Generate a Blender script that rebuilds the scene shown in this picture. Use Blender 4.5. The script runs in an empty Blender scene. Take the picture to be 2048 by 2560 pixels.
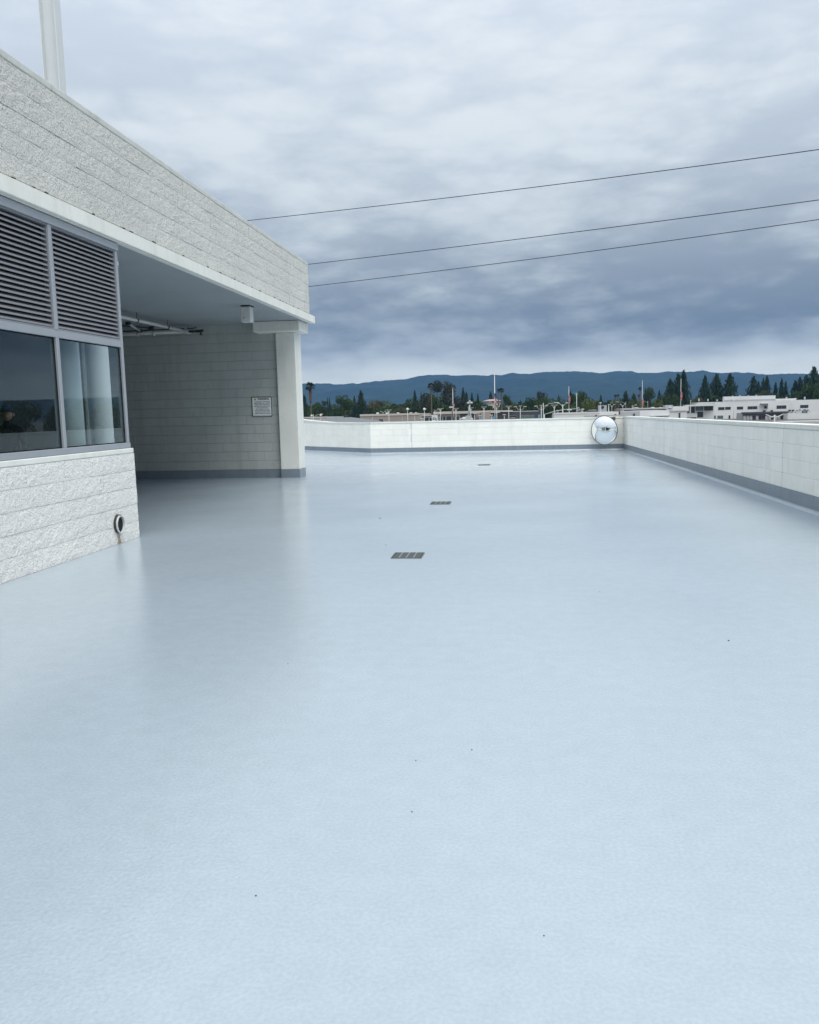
import bpy, math, random
from mathutils import Vector, Matrix, noise as mnoise

# ------------------------------------------------------------------ camera, world, sun
sc = bpy.context.scene
COL = sc.collection
F = 2050.0            # focal length in pixels of a 2048-wide frame
EYE = 1.55
ROLL = math.radians(1.4)
PITCH = math.radians(7.02)
YAW = math.radians(7.51)
cy, sy, cp, sp, cr, sr = math.cos(YAW), math.sin(YAW), math.cos(PITCH), math.sin(PITCH), math.cos(ROLL), math.sin(ROLL)
fwd = Vector((-sy * cp, cy * cp, -sp))
right0 = Vector((cy, sy, 0))
down0 = fwd.cross(right0)
if down0.z > 0: down0 = -down0
ix = right0 * cr + down0 * sr
idn = -right0 * sr + down0 * cr
cam_d = bpy.data.cameras.new('camera'); cam = bpy.data.objects.new('camera', cam_d); COL.objects.link(cam)
M4 = Matrix((ix, -idn, -fwd)).transposed().to_4x4(); M4.translation = Vector((0, 0, EYE))
cam.matrix_world = M4
cam_d.sensor_fit = 'HORIZONTAL'; cam_d.sensor_width = 36.0; cam_d.lens = 36.0 * F / 2048.0
cam_d.clip_start = 0.05; cam_d.clip_end = 40000
sc.camera = cam

def ray(px, py):
    return fwd * F + ix * (px - 1024) + idn * (py - 1280)
def at(px, py, Y):
    """world point seen at photo pixel (px,py) at corridor distance Y"""
    r = ray(px, py); t = Y / r.y
    return Vector((r.x * t, Y, r.z * t + EYE))

sc.view_settings.view_transform = 'Standard'
sc.view_settings.look = 'None'
sc.view_settings.exposure = 0.62
sc.view_settings.gamma = 1.0
sc.view_settings.use_curve_mapping = False
sc.render.engine = 'CYCLES'
sc.cycles.use_denoising = True
sc.cycles.max_bounces = 8
sc.cycles.diffuse_bounces = 4
sc.cycles.glossy_bounces = 4
sc.cycles.transparent_max_bounces = 12
sc.cycles.volume_bounces = 1
sc.cycles.sample_clamp_indirect = 6.0

SUN_EL, SUN_AZ = math.radians(58), math.radians(142)   # azimuth clockwise from +Y
world = bpy.data.worlds.new('World'); sc.world = world; world.use_nodes = True
world.cycles.sampling_method = 'MANUAL'; world.cycles.sample_map_resolution = 512
nt = world.node_tree; nt.nodes.clear(); N = nt.nodes.new; L = nt.links.new
wout = N('ShaderNodeOutputWorld')
sky = N('ShaderNodeTexSky'); sky.sky_type = 'NISHITA'; sky.sun_disc = False
sky.sun_elevation = SUN_EL; sky.sun_rotation = SUN_AZ
bg1 = N('ShaderNodeBackground'); bg1.inputs[1].default_value = 0.08; L(sky.outputs[0], bg1.inputs[0])
tc = N('ShaderNodeTexCoord')
sep = N('ShaderNodeSeparateXYZ'); L(tc.outputs['Generated'], sep.inputs[0])
def wmath(op, a, b=None, clamp=False):
    n = N('ShaderNodeMath'); n.operation = op; n.use_clamp = clamp
    for i, v in enumerate((a, b)):
        if v is None: continue
        if isinstance(v, (int, float)): n.inputs[i].default_value = v
        else: L(v, n.inputs[i])
    return n.outputs[0]
zz = wmath('MAXIMUM', sep.outputs[2], 0.0)
den = wmath('ADD', zz, 0.11)
cx = wmath('DIVIDE', sep.outputs[0], den); cyy = wmath('DIVIDE', sep.outputs[1], den)
comb = N('ShaderNodeCombineXYZ'); L(cx, comb.inputs[0]); L(cyy, comb.inputs[1]); comb.inputs[2].default_value = 3.7
def wnoise(scale, detail, rough, dist, off=(0, 0, 0), vec=None, sc3=(1, 1, 1)):
    mp = N('ShaderNodeMapping'); mp.inputs['Location'].default_value = off; mp.inputs['Scale'].default_value = sc3
    L(vec or comb.outputs[0], mp.inputs[0])
    n = N('ShaderNodeTexNoise'); n.inputs['Scale'].default_value = scale; n.inputs['Detail'].default_value = detail
    n.inputs['Roughness'].default_value = rough; n.inputs['Distortion'].default_value = dist
    L(mp.outputs[0], n.inputs['Vector']); return n.outputs[0]
n1 = wnoise(0.8, 5, 0.53, 0.3, (2.3, 0.4, 0))
n3 = wnoise(0.25, 3, 0.5, 0.0, (4.0, 9.0, 0))
def dirvec(zs, wscale, wamt, off):
    # direction stretched upwards, edges frayed by a small warp
    mp = N('ShaderNodeMapping'); mp.inputs['Scale'].default_value = (1, 1, zs); mp.inputs['Location'].default_value = off; L(tc.outputs['Generated'], mp.inputs[0])
    w = N('ShaderNodeTexNoise'); w.inputs['Scale'].default_value = wscale; w.inputs['Detail'].default_value = 5; w.inputs['Roughness'].default_value = .6; L(mp.outputs[0], w.inputs['Vector'])
    sb = N('ShaderNodeVectorMath'); sb.operation = 'SUBTRACT'; L(w.outputs['Color'], sb.inputs[0]); sb.inputs[1].default_value = (.5, .5, .5)
    scl = N('ShaderNodeVectorMath'); scl.operation = 'SCALE'; L(sb.outputs[0], scl.inputs[0]); scl.inputs['Scale'].default_value = wamt
    ad = N('ShaderNodeVectorMath'); ad.operation = 'ADD'; L(mp.outputs[0], ad.inputs[0]); L(scl.outputs[0], ad.inputs[1]); return ad.outputs[0]
def billow(vec, scale):
    v = N('ShaderNodeTexVoronoi'); v.feature = 'SMOOTH_F1' if scale < 12 else 'F1'; v.inputs['Scale'].default_value = scale
    if scale < 12: v.inputs['Smoothness'].default_value = .75
    L(vec, v.inputs['Vector']); return v.outputs['Distance']
dv = dirvec(3.0, 7.0, .22, (1.1, 5.2, .3))
dv2 = dirvec(3.0, 16.0, .10, (4.1, 2.2, .9))
n4 = wnoise(3.0, 7, 0.61, 0.2, (1.1, 5.2, 0.3), tc.outputs['Generated'], (1, 1, 3.0))
b1 = billow(dv, 6.5); b2 = billow(dv2, 16.0)
nz = wmath('ADD', wmath('MULTIPLY', n1, 0.27), wmath('MULTIPLY', n3, 0.10))
nz = wmath('ADD', nz, wmath('MULTIPLY', n4, 0.46))
nz = wmath('ADD', nz, wmath('MULTIPLY', wmath('SUBTRACT', 0.42, b1), 0.19))
nz = wmath('ADD', nz, wmath('MULTIPLY', wmath('SUBTRACT', 0.42, b2), 0.13))
nz = wmath('ADD', nz, 0.105)
mr = N('ShaderNodeMapRange'); mr.inputs[1].default_value = 0.39; mr.inputs[2].default_value = 0.635
mr.inputs[3].default_value = 0.0; mr.inputs[4].default_value = 1.0; mr.interpolation_type = 'SMOOTHSTEP'; L(nz, mr.inputs[0])
# undersides (dark) and lit tops (light) by elevation
def ramp(stops):
    r = N('ShaderNodeValToRGB'); r.color_ramp.interpolation = 'B_SPLINE'; e = r.color_ramp.elements
    while len(e) < len(stops): e.new(0.5)
    for el, (p, c) in zip(e, stops): el.position = p; el.color = (*c, 1)
    L(zz, r.inputs[0]); return r.outputs[0]
DK = [(0.0, (0.56, 0.60, 0.56)), (0.045, (0.50, 0.53, 0.48)), (0.060, (0.28, 0.31, 0.32)), (0.076, (0.105, 0.135, 0.165)), (0.11, (0.135, 0.17, 0.205)), (0.17, (0.21, 0.25, 0.29)), (0.26, (0.35, 0.40, 0.45)), (0.42, (0.455, 0.51, 0.575)), (0.7, (0.60, 0.66, 0.72)), (1.0, (0.76, 0.81, 0.86))]
LT = [(0.0, (0.68, 0.71, 0.66)), (0.045, (0.64, 0.665, 0.61)), (0.060, (0.46, 0.50, 0.49)), (0.076, (0.29, 0.33, 0.35)), (0.11, (0.32, 0.365, 0.39)), (0.17, (0.41, 0.46, 0.485)), (0.26, (0.51, 0.555, 0.575)), (0.42, (0.56, 0.605, 0.64)), (0.7, (0.79, 0.83, 0.86)), (1.0, (0.97, 1.0, 1.03))]
mix = N('ShaderNodeMixRGB'); L(mr.outputs[0], mix.inputs[0]); L(ramp(DK), mix.inputs[1]); L(ramp(LT), mix.inputs[2])
bg2 = N('ShaderNodeBackground'); bg2.inputs[1].default_value = 1.0; L(mix.outputs[0], bg2.inputs[0])
ms = N('ShaderNodeMixShader'); ms.inputs[0].default_value = 0.95
L(bg1.outputs[0], ms.inputs[1]); L(bg2.outputs[0], ms.inputs[2]); L(ms.outputs[0], wout.inputs[0])

sd = bpy.data.lights.new('sun', 'SUN'); sun = bpy.data.objects.new('sun', sd); COL.objects.link(sun)
sd.energy = 1.5; sd.angle = math.radians(50); sd.color = (1.0, 0.96, 0.89)
sdir = Vector((math.sin(SUN_AZ) * math.cos(SUN_EL), math.cos(SUN_AZ) * math.cos(SUN_EL), math.sin(SUN_EL)))
sun.rotation_euler = sdir.to_track_quat('Z', 'Y').to_euler()

# ------------------------------------------------------------------ materials
def mat(name, color, rough=0.8, var=0.0, vscale=3.0, bump=0.0, bscale=40.0, bdist=0.01, metallic=0.0, color2=None, rvar=0.0, spec=0.5,
        objrand=0.0, stain=None, detail=6.0, bdetail=6.0):
    m = bpy.data.materials.new(name); m.use_nodes = True
    t = m.node_tree; b = t.nodes['Principled BSDF']
    b.inputs['Base Color'].default_value = (*color, 1); b.inputs['Roughness'].default_value = rough
    b.inputs['Metallic'].default_value = metallic; b.inputs['Specular IOR Level'].default_value = spec
    g = t.nodes.new('ShaderNodeNewGeometry')
    out = None
    if var or color2:
        n = t.nodes.new('ShaderNodeTexNoise'); n.inputs['Scale'].default_value = vscale; n.inputs['Detail'].default_value = detail
        n.inputs['Roughness'].default_value = 0.6
        t.links.new(g.outputs['Position'], n.inputs['Vector'])
        r = t.nodes.new('ShaderNodeMapRange'); r.inputs[1].default_value = 0.3; r.inputs[2].default_value = 0.7
        t.links.new(n.outputs[0], r.inputs[0])
        mx = t.nodes.new('ShaderNodeMixRGB'); t.links.new(r.outputs[0], mx.inputs[0])
        c2 = color2 or tuple(c * (1 + var) for c in color); c1 = color if color2 else tuple(c * (1 - var) for c in color)
        mx.inputs[1].default_value = (*c1, 1); mx.inputs[2].default_value = (*c2, 1)
        out = mx.outputs[0]
        if rvar:
            n2_ = t.nodes.new('ShaderNodeTexNoise'); n2_.inputs['Scale'].default_value = vscale * 0.6; n2_.inputs['Detail'].default_value = 4
            t.links.new(g.outputs['Position'], n2_.inputs['Vector'])
            r2 = t.nodes.new('ShaderNodeMapRange'); r2.inputs[1].default_value = 0.35; r2.inputs[2].default_value = 0.65
            r2.inputs[3].default_value = rough - rvar; r2.inputs[4].default_value = rough + rvar
            t.links.new(n2_.outputs[0], r2.inputs[0]); t.links.new(r2.outputs[0], b.inputs['Roughness'])
    if objrand:
        oi = t.nodes.new('ShaderNodeObjectInfo')
        r = t.nodes.new('ShaderNodeMapRange'); r.inputs[3].default_value = 1 - objrand; r.inputs[4].default_value = 1 + objrand
        t.links.new(oi.outputs['Random'], r.inputs[0])
        mx = t.nodes.new('ShaderNodeMixRGB'); mx.blend_type = 'MULTIPLY'; mx.inputs[0].default_value = 1
        if out: t.links.new(out, mx.inputs[1])
        else: mx.inputs[1].default_value = (*color, 1)
        t.links.new(r.outputs[0], mx.inputs[2]); out = mx.outputs[0]
    if out: t.links.new(out, b.inputs['Base Color'])
    if bump:
        n = t.nodes.new('ShaderNodeTexNoise'); n.inputs['Scale'].default_value = bscale; n.inputs['Detail'].default_value = bdetail
        n.inputs['Roughness'].default_value = 0.6
        t.links.new(g.outputs['Position'], n.inputs['Vector'])
        bm = t.nodes.new('ShaderNodeBump'); bm.inputs['Strength'].default_value = bump; bm.inputs['Distance'].default_value = bdist
        t.links.new(n.outputs[0], bm.inputs['Height']); t.links.new(bm.outputs[0], b.inputs['Normal'])
    return m

M = {}
M['deck'] = mat('deck_coating', (0.365, 0.435, 0.495), 0.20, var=0.03, vscale=0.6, bump=0.7, bscale=55, bdist=0.0018, bdetail=2.0, rvar=0.05, detail=4)
M['deck'].node_tree.nodes['Principled BSDF'].inputs['IOR'].default_value = 1.9
_t = M['deck'].node_tree; _b = _t.nodes['Principled BSDF']; _l = _b.inputs['Base Color'].links[0].from_socket
_g = _t.nodes.new('ShaderNodeNewGeometry')
def _spk(scale, det, lo, hi, a, b):
    global _l
    n = _t.nodes.new('ShaderNodeTexNoise'); n.inputs['Scale'].default_value = scale; n.inputs['Detail'].default_value = det; _t.links.new(_g.outputs['Position'], n.inputs['Vector'])
    r = _t.nodes.new('ShaderNodeMapRange'); r.inputs[1].default_value = lo; r.inputs[2].default_value = hi; r.inputs[3].default_value = a; r.inputs[4].default_value = b; _t.links.new(n.outputs[0], r.inputs[0])
    m = _t.nodes.new('ShaderNodeMixRGB'); m.blend_type = 'MULTIPLY'; m.inputs[0].default_value = 1; _t.links.new(_l, m.inputs[1]); _t.links.new(r.outputs[0], m.inputs[2]); _l = m.outputs[0]
_spk(70, 2, .35, .65, .95, 1.04); _spk(9, 6, .3, .7, .97, 1.03)
_t.links.new(_l, _b.inputs['Base Color'])
M['base'] = mat('grey_base_coating', (0.21, 0.255, 0.30), 0.4, var=0.06, vscale=2, bump=0.2, bscale=90, bdist=0.003)
M['white'] = mat('white_block_paint', (0.89, 0.89, 0.845), 0.75, var=0.04, vscale=1.3, bump=0.35, bscale=120, bdist=0.003, objrand=0.02)
M['joint'] = mat('painted_mortar', (0.62, 0.63, 0.61), 0.9)
M['coping'] = mat('weathered_coping', (0.57, 0.59, 0.57), 0.8, var=0.08, vscale=3, bump=0.3, bscale=60, bdist=0.004)
M['bjoint'] = mat('dirty_grey_mortar', (0.30, 0.32, 0.315), 0.9)
M['wjoint'] = mat('white_painted_mortar', (0.76, 0.77, 0.74), 0.9)
M['sealant'] = mat('joint_sealant', (0.42, 0.44, 0.44), 0.8)
M['smooth'] = mat('smooth_white_concrete', (0.76, 0.775, 0.735), 0.7, var=0.05, vscale=1.5, bump=0.2, bscale=60, bdist=0.004)
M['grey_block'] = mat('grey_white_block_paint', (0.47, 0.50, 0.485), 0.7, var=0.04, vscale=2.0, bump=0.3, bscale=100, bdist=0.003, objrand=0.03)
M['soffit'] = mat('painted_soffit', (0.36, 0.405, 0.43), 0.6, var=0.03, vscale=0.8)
M['alu'] = mat('grey_aluminium', (0.38, 0.41, 0.44), 0.42, var=0.04, vscale=4, metallic=0.35)
M['blade'] = mat('louver_blade_metal', (0.25, 0.26, 0.285), 0.5, var=0.04, vscale=6, metallic=0.2)
M['black'] = mat('black_void', (0.008, 0.009, 0.013), 0.9)
M['dark'] = mat('dark_iron', (0.03, 0.035, 0.035), 0.6, var=0.2, vscale=20)
M['grate'] = mat('grate_metal', (0.085, 0.10, 0.095), 0.55, var=0.2, vscale=30)
M['gratebar'] = mat('grate_divider', (0.22, 0.25, 0.26), 0.5)
M['pipe'] = mat('white_painted_pipe', (0.62, 0.65, 0.64), 0.5, var=0.08, vscale=8)
M['steel_white'] = mat('white_painted_steel', (0.66, 0.70, 0.72), 0.5, var=0.04, vscale=1)
M['rust'] = mat('rust_stain', (0.36, 0.26, 0.17), 0.9, var=0.3, vscale=30)
M['interior'] = mat('interior_wall', (0.22, 0.26, 0.29), 0.8, var=0.05)
M['column'] = mat('white_column_paint', (0.78, 0.80, 0.79), 0.5, var=0.03)
M['brown'] = mat('brown_box', (0.10, 0.06, 0.055), 0.6)
M['signwhite'] = mat('sign_white', (0.82, 0.86, 0.85), 0.4)
M['signblack'] = mat('sign_black', (0.012, 0.02, 0.028), 0.5)
M['signyellow'] = mat('sign_yellow', (0.50, 0.47, 0.04), 0.5)
M['asphalt'] = mat('town_ground', (0.07, 0.072, 0.07), 0.9, vscale=0.012, color2=(0.16, 0.15, 0.12))
M['beige'] = mat('beige_stucco', (0.33, 0.29, 0.26), 0.85, var=0.05, vscale=0.3)
M['beige2'] = mat('pale_trim', (0.50, 0.47, 0.43), 0.85, var=0.05, vscale=0.3)
M['dkfac'] = mat('dark_cladding', (0.055, 0.055, 0.065), 0.7, var=0.1, vscale=0.3)
M['bwhite'] = mat('white_stucco', (0.68, 0.69, 0.70), 0.8, var=0.04, vscale=0.15)
M['bgrey'] = mat('grey_stucco', (0.42, 0.44, 0.46), 0.8, var=0.08, vscale=0.2)
M['roofgrey'] = mat('grey_shingles', (0.16, 0.175, 0.19), 0.85, var=0.12, vscale=1.5)
M['glassdark'] = mat('dark_window_glass', (0.03, 0.045, 0.05), 0.25)
M['glassgreen'] = mat('green_window_glass', (0.10, 0.15, 0.15), 0.2)
M['blue'] = mat('light_blue_panel', (0.10, 0.33, 0.55), 0.5)
M['lampwhite'] = mat('lamp_white', (0.66, 0.67, 0.66), 0.4)
M['lampgrey'] = mat('lamp_post_grey', (0.46, 0.48, 0.47), 0.6, var=0.05)
M['red'] = mat('flag_red', (0.42, 0.05, 0.06), 0.8)
M['flagwhite'] = mat('flag_white', (0.70, 0.68, 0.68), 0.8)
M['flagblue'] = mat('flag_blue', (0.02, 0.04, 0.13), 0.8)
M['bark'] = mat('bark', (0.10, 0.08, 0.065), 0.95, var=0.2, vscale=2)
M['skirt'] = mat('dead_fronds', (0.13, 0.075, 0.06), 0.95, var=0.25, vscale=2)
M['pinkroof'] = mat('pink_tile_roof', (0.42, 0.30, 0.28), 0.9, var=0.08)
M['cream'] = mat('cream_wall', (0.62, 0.60, 0.55), 0.8)
M['wire'] = mat('cable_black', (0.035, 0.04, 0.05), 0.7)
M['skin'] = mat('skin', (0.36, 0.20, 0.14), 0.6)
M['jacket'] = mat('black_jacket', (0.012, 0.012, 0.018), 0.9, var=0.3, vscale=6)
M['cap'] = mat('navy_cap', (0.012, 0.022, 0.05), 0.9)
M['rubber'] = mat('rubber', (0.02, 0.02, 0.02), 0.8)
M['carwhite'] = mat('car_paint_white', (0.72, 0.73, 0.74), 0.25)
M['cardark'] = mat('car_paint_dark', (0.03, 0.035, 0.04), 0.25)
def leafmat(name, c1, c2):
    return mat(name, c1, 0.85, vscale=0.55, color2=c2, objrand=0.18, spec=0.2, detail=3)
M['conif'] = leafmat('conifer_needles', (0.014, 0.034, 0.022), (0.036, 0.066, 0.036))
M['leaf'] = leafmat('broad_leaves', (0.022, 0.048, 0.018), (0.06, 0.095, 0.035))
M['olive'] = leafmat('olive_leaves', (0.05, 0.058, 0.03), (0.10, 0.105, 0.05))
M['lime'] = leafmat('yellow_green_leaves', (0.06, 0.085, 0.025), (0.12, 0.15, 0.045))
M['euc'] = leafmat('eucalyptus_leaves', (0.026, 0.036, 0.026), (0.06, 0.068, 0.045))
M['frond'] = leafmat('palm_fronds', (0.03, 0.05, 0.02), (0.08, 0.10, 0.045))
M['forest'] = mat('hill_forest', (0.010, 0.026, 0.026), 0.95, vscale=0.004, color2=(0.022, 0.048, 0.038), spec=0.1)

# thin window glass: tinted transparency plus clear reflection
def glass():
    m = bpy.data.materials.new('tinted_glass'); m.use_nodes = True; t = m.node_tree; t.nodes.clear()
    o = t.nodes.new('ShaderNodeOutputMaterial'); tr = t.nodes.new('ShaderNodeBsdfTransparent'); gl = t.nodes.new('ShaderNodeBsdfGlossy')
    tr.inputs[0].default_value = (0.80, 0.86, 0.87, 1); gl.inputs['Roughness'].default_value = 0.0; gl.inputs[0].default_value = (0.85, 0.93, 0.97, 1)
    fr = t.nodes.new('ShaderNodeFresnel'); gg = t.nodes.new('ShaderNodeNewGeometry'); io = t.nodes.new('ShaderNodeMapRange')
    io.inputs[3].default_value = 1.5; io.inputs[4].default_value = 1 / 1.5; t.links.new(gg.outputs['Backfacing'], io.inputs[0]); t.links.new(io.outputs[0], fr.inputs[0])
    mx = t.nodes.new('ShaderNodeMixShader'); t.links.new(fr.outputs[0], mx.inputs[0]); t.links.new(tr.outputs[0], mx.inputs[1]); t.links.new(gl.outputs[0], mx.inputs[2])
    t.links.new(mx.outputs[0], o.inputs[0]); return m
M['glass'] = glass()
mm = bpy.data.materials.new('mirror_surface'); mm.use_nodes = True
b_ = mm.node_tree.nodes['Principled BSDF']; b_.inputs['Metallic'].default_value = 1; b_.inputs['Roughness'].default_value = 0.02; b_.inputs['Base Color'].default_value = (0.93, 0.96, 0.97, 1)
M['mirror'] = mm

# rough split-face block paint
def grime(m, amt, scale=(1.6, 1.6, .22), lo=.50, hi=.68, tint=(0.80, 0.80, 0.76)):
    t = m.node_tree; b = t.nodes['Principled BSDF']; src = b.inputs['Base Color'].links[0].from_socket
    g = t.nodes.new('ShaderNodeNewGeometry'); mp = t.nodes.new('ShaderNodeMapping'); mp.inputs['Scale'].default_value = scale; t.links.new(g.outputs['Position'], mp.inputs[0])
    n = t.nodes.new('ShaderNodeTexNoise'); n.inputs['Scale'].default_value = 2.6; n.inputs['Detail'].default_value = 8; n.inputs['Roughness'].default_value = .65; t.links.new(mp.outputs[0], n.inputs['Vector'])
    r = t.nodes.new('ShaderNodeMapRange'); r.inputs[1].default_value = lo; r.inputs[2].default_value = hi; r.inputs[4].default_value = amt; t.links.new(n.outputs[0], r.inputs[0])
    n2 = t.nodes.new('ShaderNodeTexNoise'); n2.inputs['Scale'].default_value = 7; n2.inputs['Detail'].default_value = 8; t.links.new(g.outputs['Position'], n2.inputs['Vector'])
    r2 = t.nodes.new('ShaderNodeMapRange'); r2.inputs[1].default_value = .60; r2.inputs[2].default_value = .72; r2.inputs[4].default_value = amt * .8; t.links.new(n2.outputs[0], r2.inputs[0])
    a = t.nodes.new('ShaderNodeMath'); a.operation = 'MAXIMUM'; t.links.new(r.outputs[0], a.inputs[0]); t.links.new(r2.outputs[0], a.inputs[1])
    mx = t.nodes.new('ShaderNodeMixRGB'); mx.blend_type = 'MULTIPLY'; mx.inputs[2].default_value = (*tint, 1); t.links.new(a.outputs[0], mx.inputs[0]); t.links.new(src, mx.inputs[1]); t.links.new(mx.outputs[0], b.inputs['Base Color'])
grime(M['white'], .40); grime(M['smooth'], .45); grime(M['grey_block'], .5); grime(M['base'], .6, tint=(.82, .84, .86)); grime(M['coping'], .8); grime(M['soffit'], .4, scale=(.5, .5, .5)); grime(M['bwhite'], .5, scale=(.05, .05, .04))
def splitface(name, lo, hi):
    m = bpy.data.materials.new(name); m.use_nodes = True; t = m.node_tree; b = t.nodes['Principled BSDF']
    b.inputs['Roughness'].default_value = 0.85; b.inputs['Specular IOR Level'].default_value = 0.3
    g = t.nodes.new('ShaderNodeNewGeometry')
    def nz_(s, d, r_=0.6):
        n = t.nodes.new('ShaderNodeTexNoise'); n.inputs['Scale'].default_value = s; n.inputs['Detail'].default_value = d; n.inputs['Roughness'].default_value = r_
        t.links.new(g.outputs['Position'], n.inputs['Vector']); return n.outputs[0]
    a = nz_(42, 5, 0.6); c = nz_(15, 5, .6); e = nz_(0.8, 3)
    add = t.nodes.new('ShaderNodeMath'); add.operation = 'ADD'; t.links.new(a, add.inputs[0]); t.links.new(c, add.inputs[1])
    bm = t.nodes.new('ShaderNodeBump'); bm.inputs['Strength'].default_value = 1.0; bm.inputs['Distance'].default_value = 0.035
    t.links.new(add.outputs[0], bm.inputs['Height']); t.links.new(bm.outputs[0], b.inputs['Normal'])
    # low spots of the fine noise take the darker colour
    rp = t.nodes.new('ShaderNodeMapRange'); rp.inputs[1].default_value = 0.30; rp.inputs[2].default_value = 0.46; t.links.new(a, rp.inputs[0])
    mx = t.nodes.new('ShaderNodeMixRGB'); mx.inputs[1].default_value = lo; mx.inputs[2].default_value = hi; t.links.new(rp.outputs[0], mx.inputs[0])
    r3 = t.nodes.new('ShaderNodeMapRange'); r3.inputs[1].default_value = 0.3; r3.inputs[2].default_value = 0.7; r3.inputs[3].default_value = 0.93; r3.inputs[4].default_value = 1.05; t.links.new(e, r3.inputs[0])
    m2 = t.nodes.new('ShaderNodeMixRGB'); m2.blend_type = 'MULTIPLY'; m2.inputs[0].default_value = 1; t.links.new(mx.outputs[0], m2.inputs[1]); t.links.new(r3.outputs[0], m2.inputs[2])
    t.links.new(m2.outputs[0], b.inputs['Base Color']); return m
M['split'] = splitface('split_face_paint', (0.72, 0.73, 0.70, 1), (0.93, 0.93, 0.90, 1))
M['split_dim'] = splitface('dimmed_split_face_paint', (0.45, 0.46, 0.445, 1), (0.73, 0.74, 0.71, 1))  # darker copy for the upper wall: its weaker light is put into the colour

# ------------------------------------------------------------------ mesh helpers
class MB:
    def __init__(s): s.v = []; s.f = []; s.mi = []; s.cur = 0
    def box(s, x0, x1, y0, y1, z0, z1):
        b = len(s.v)
        s.v += [(x0, y0, z0), (x1, y0, z0), (x1, y1, z0), (x0, y1, z0), (x0, y0, z1), (x1, y0, z1), (x1, y1, z1), (x0, y1, z1)]
        s.add([(b, b+3, b+2, b+1), (b+4, b+5, b+6, b+7), (b, b+1, b+5, b+4), (b+1, b+2, b+6, b+5), (b+2, b+3, b+7, b+6), (b+3, b, b+4, b+7)]); return s
    def add(s, fs): s.f += fs; s.mi += [s.cur] * len(fs)
    def poly(s, pts):
        b = len(s.v); s.v += [tuple(p) for p in pts]; s.add([tuple(range(b, b + len(pts)))]); return s
    def tube(s, pts, radii, n=8, caps=True):
        pts = [Vector(p) for p in pts]
        if not isinstance(radii, (list, tuple)): radii = [radii] * len(pts)
        rings = []
        up = Vector((0, 0, 1))
        for i, p in enumerate(pts):
            d = (pts[min(i+1, len(pts)-1)] - pts[max(i-1, 0)]).normalized()
            a = d.cross(up) if abs(d.z) < 0.95 else d.cross(Vector((1, 0, 0)))
            a.normalize(); c = d.cross(a).normalized()
            b = len(s.v)
            for k in range(n):
                t = 2 * math.pi * k / n
                s.v.append(tuple(p + (a * math.cos(t) + c * math.sin(t)) * radii[i]))
            rings.append(b)
        for r0, r1 in zip(rings, rings[1:]):
            s.add([(r0 + k, r0 + (k+1) % n, r1 + (k+1) % n, r1 + k) for k in range(n)])
        if caps:
            s.add([tuple(rings[0] + k for k in reversed(range(n))), tuple(rings[-1] + k for k in range(n))])
        return s
    def ball(s, c, r, n=10, m=6, sz=1.0):
        b = len(s.v)
        for j in range(m + 1):
            ph = math.pi * j / m
            for k in range(n):
                t = 2 * math.pi * k / n
                s.v.append((c[0] + r * math.sin(ph) * math.cos(t), c[1] + r * math.sin(ph) * math.sin(t), c[2] + r * sz * math.cos(ph)))
        for j in range(m):
            s.add([(b + j*n + k, b + (j+1)*n + k, b + (j+1)*n + (k+1) % n, b + j*n + (k+1) % n) for k in range(n)])
        return s
    def mesh(s, name, mats, smooth=False):
        me = bpy.data.meshes.new(name); me.from_pydata(s.v, [], s.f)
        for m in (mats if isinstance(mats, (list, tuple)) else [mats]): me.materials.append(m)
        if len(set(s.mi)) > 1:
            for p, i in zip(me.polygons, s.mi): p.material_index = i
        if smooth: me.polygons.foreach_set('use_smooth', [True] * len(me.polygons))
        me.update(); return me
    def build(s, name, mats, parent=None, smooth=False, **kw):
        return link(name, s.mesh(name, mats, smooth), parent, **kw)

def link(name, me, parent=None, loc=None, rot=None, scale=None, world=False):
    o = bpy.data.objects.new(name, me); COL.objects.link(o)
    if parent:
        o.parent = parent
        if world: o.matrix_parent_inverse = parent_inv(parent)
    if loc is not None: o.location = loc
    if rot is not None: o.rotation_euler = rot
    if scale is not None: o.scale = scale
    return o
def parent_inv(p):
    return (Matrix.Translation(p.location) @ p.rotation_euler.to_matrix().to_4x4()).inverted()
def tag(o, label=None, cat=None, group=None, kind=None):
    if label: o['label'] = label
    if cat: o['category'] = cat
    if group: o['group'] = group
    if kind: o['kind'] = kind
    return o
def thing(name, label, cat, loc=(0, 0, 0), rotz=0.0, group=None):
    o = bpy.data.objects.new(name, None); COL.objects.link(o); o.location = loc; o.rotation_euler = (0, 0, rotz)
    o.empty_display_size = 0.2
    return tag(o, label, cat, group)
def B(parent, name, m, x0, x1, y0, y1, z0, z1, world=True, bevel=0.0):
    o = MB().box(x0, x1, y0, y1, z0, z1).build(name, m, parent, world=world)
    if bevel:
        bv = o.modifiers.new('bevel', 'BEVEL'); bv.width = bevel; bv.segments = 2; bv.limit_method = 'ANGLE'
    return o

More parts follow.
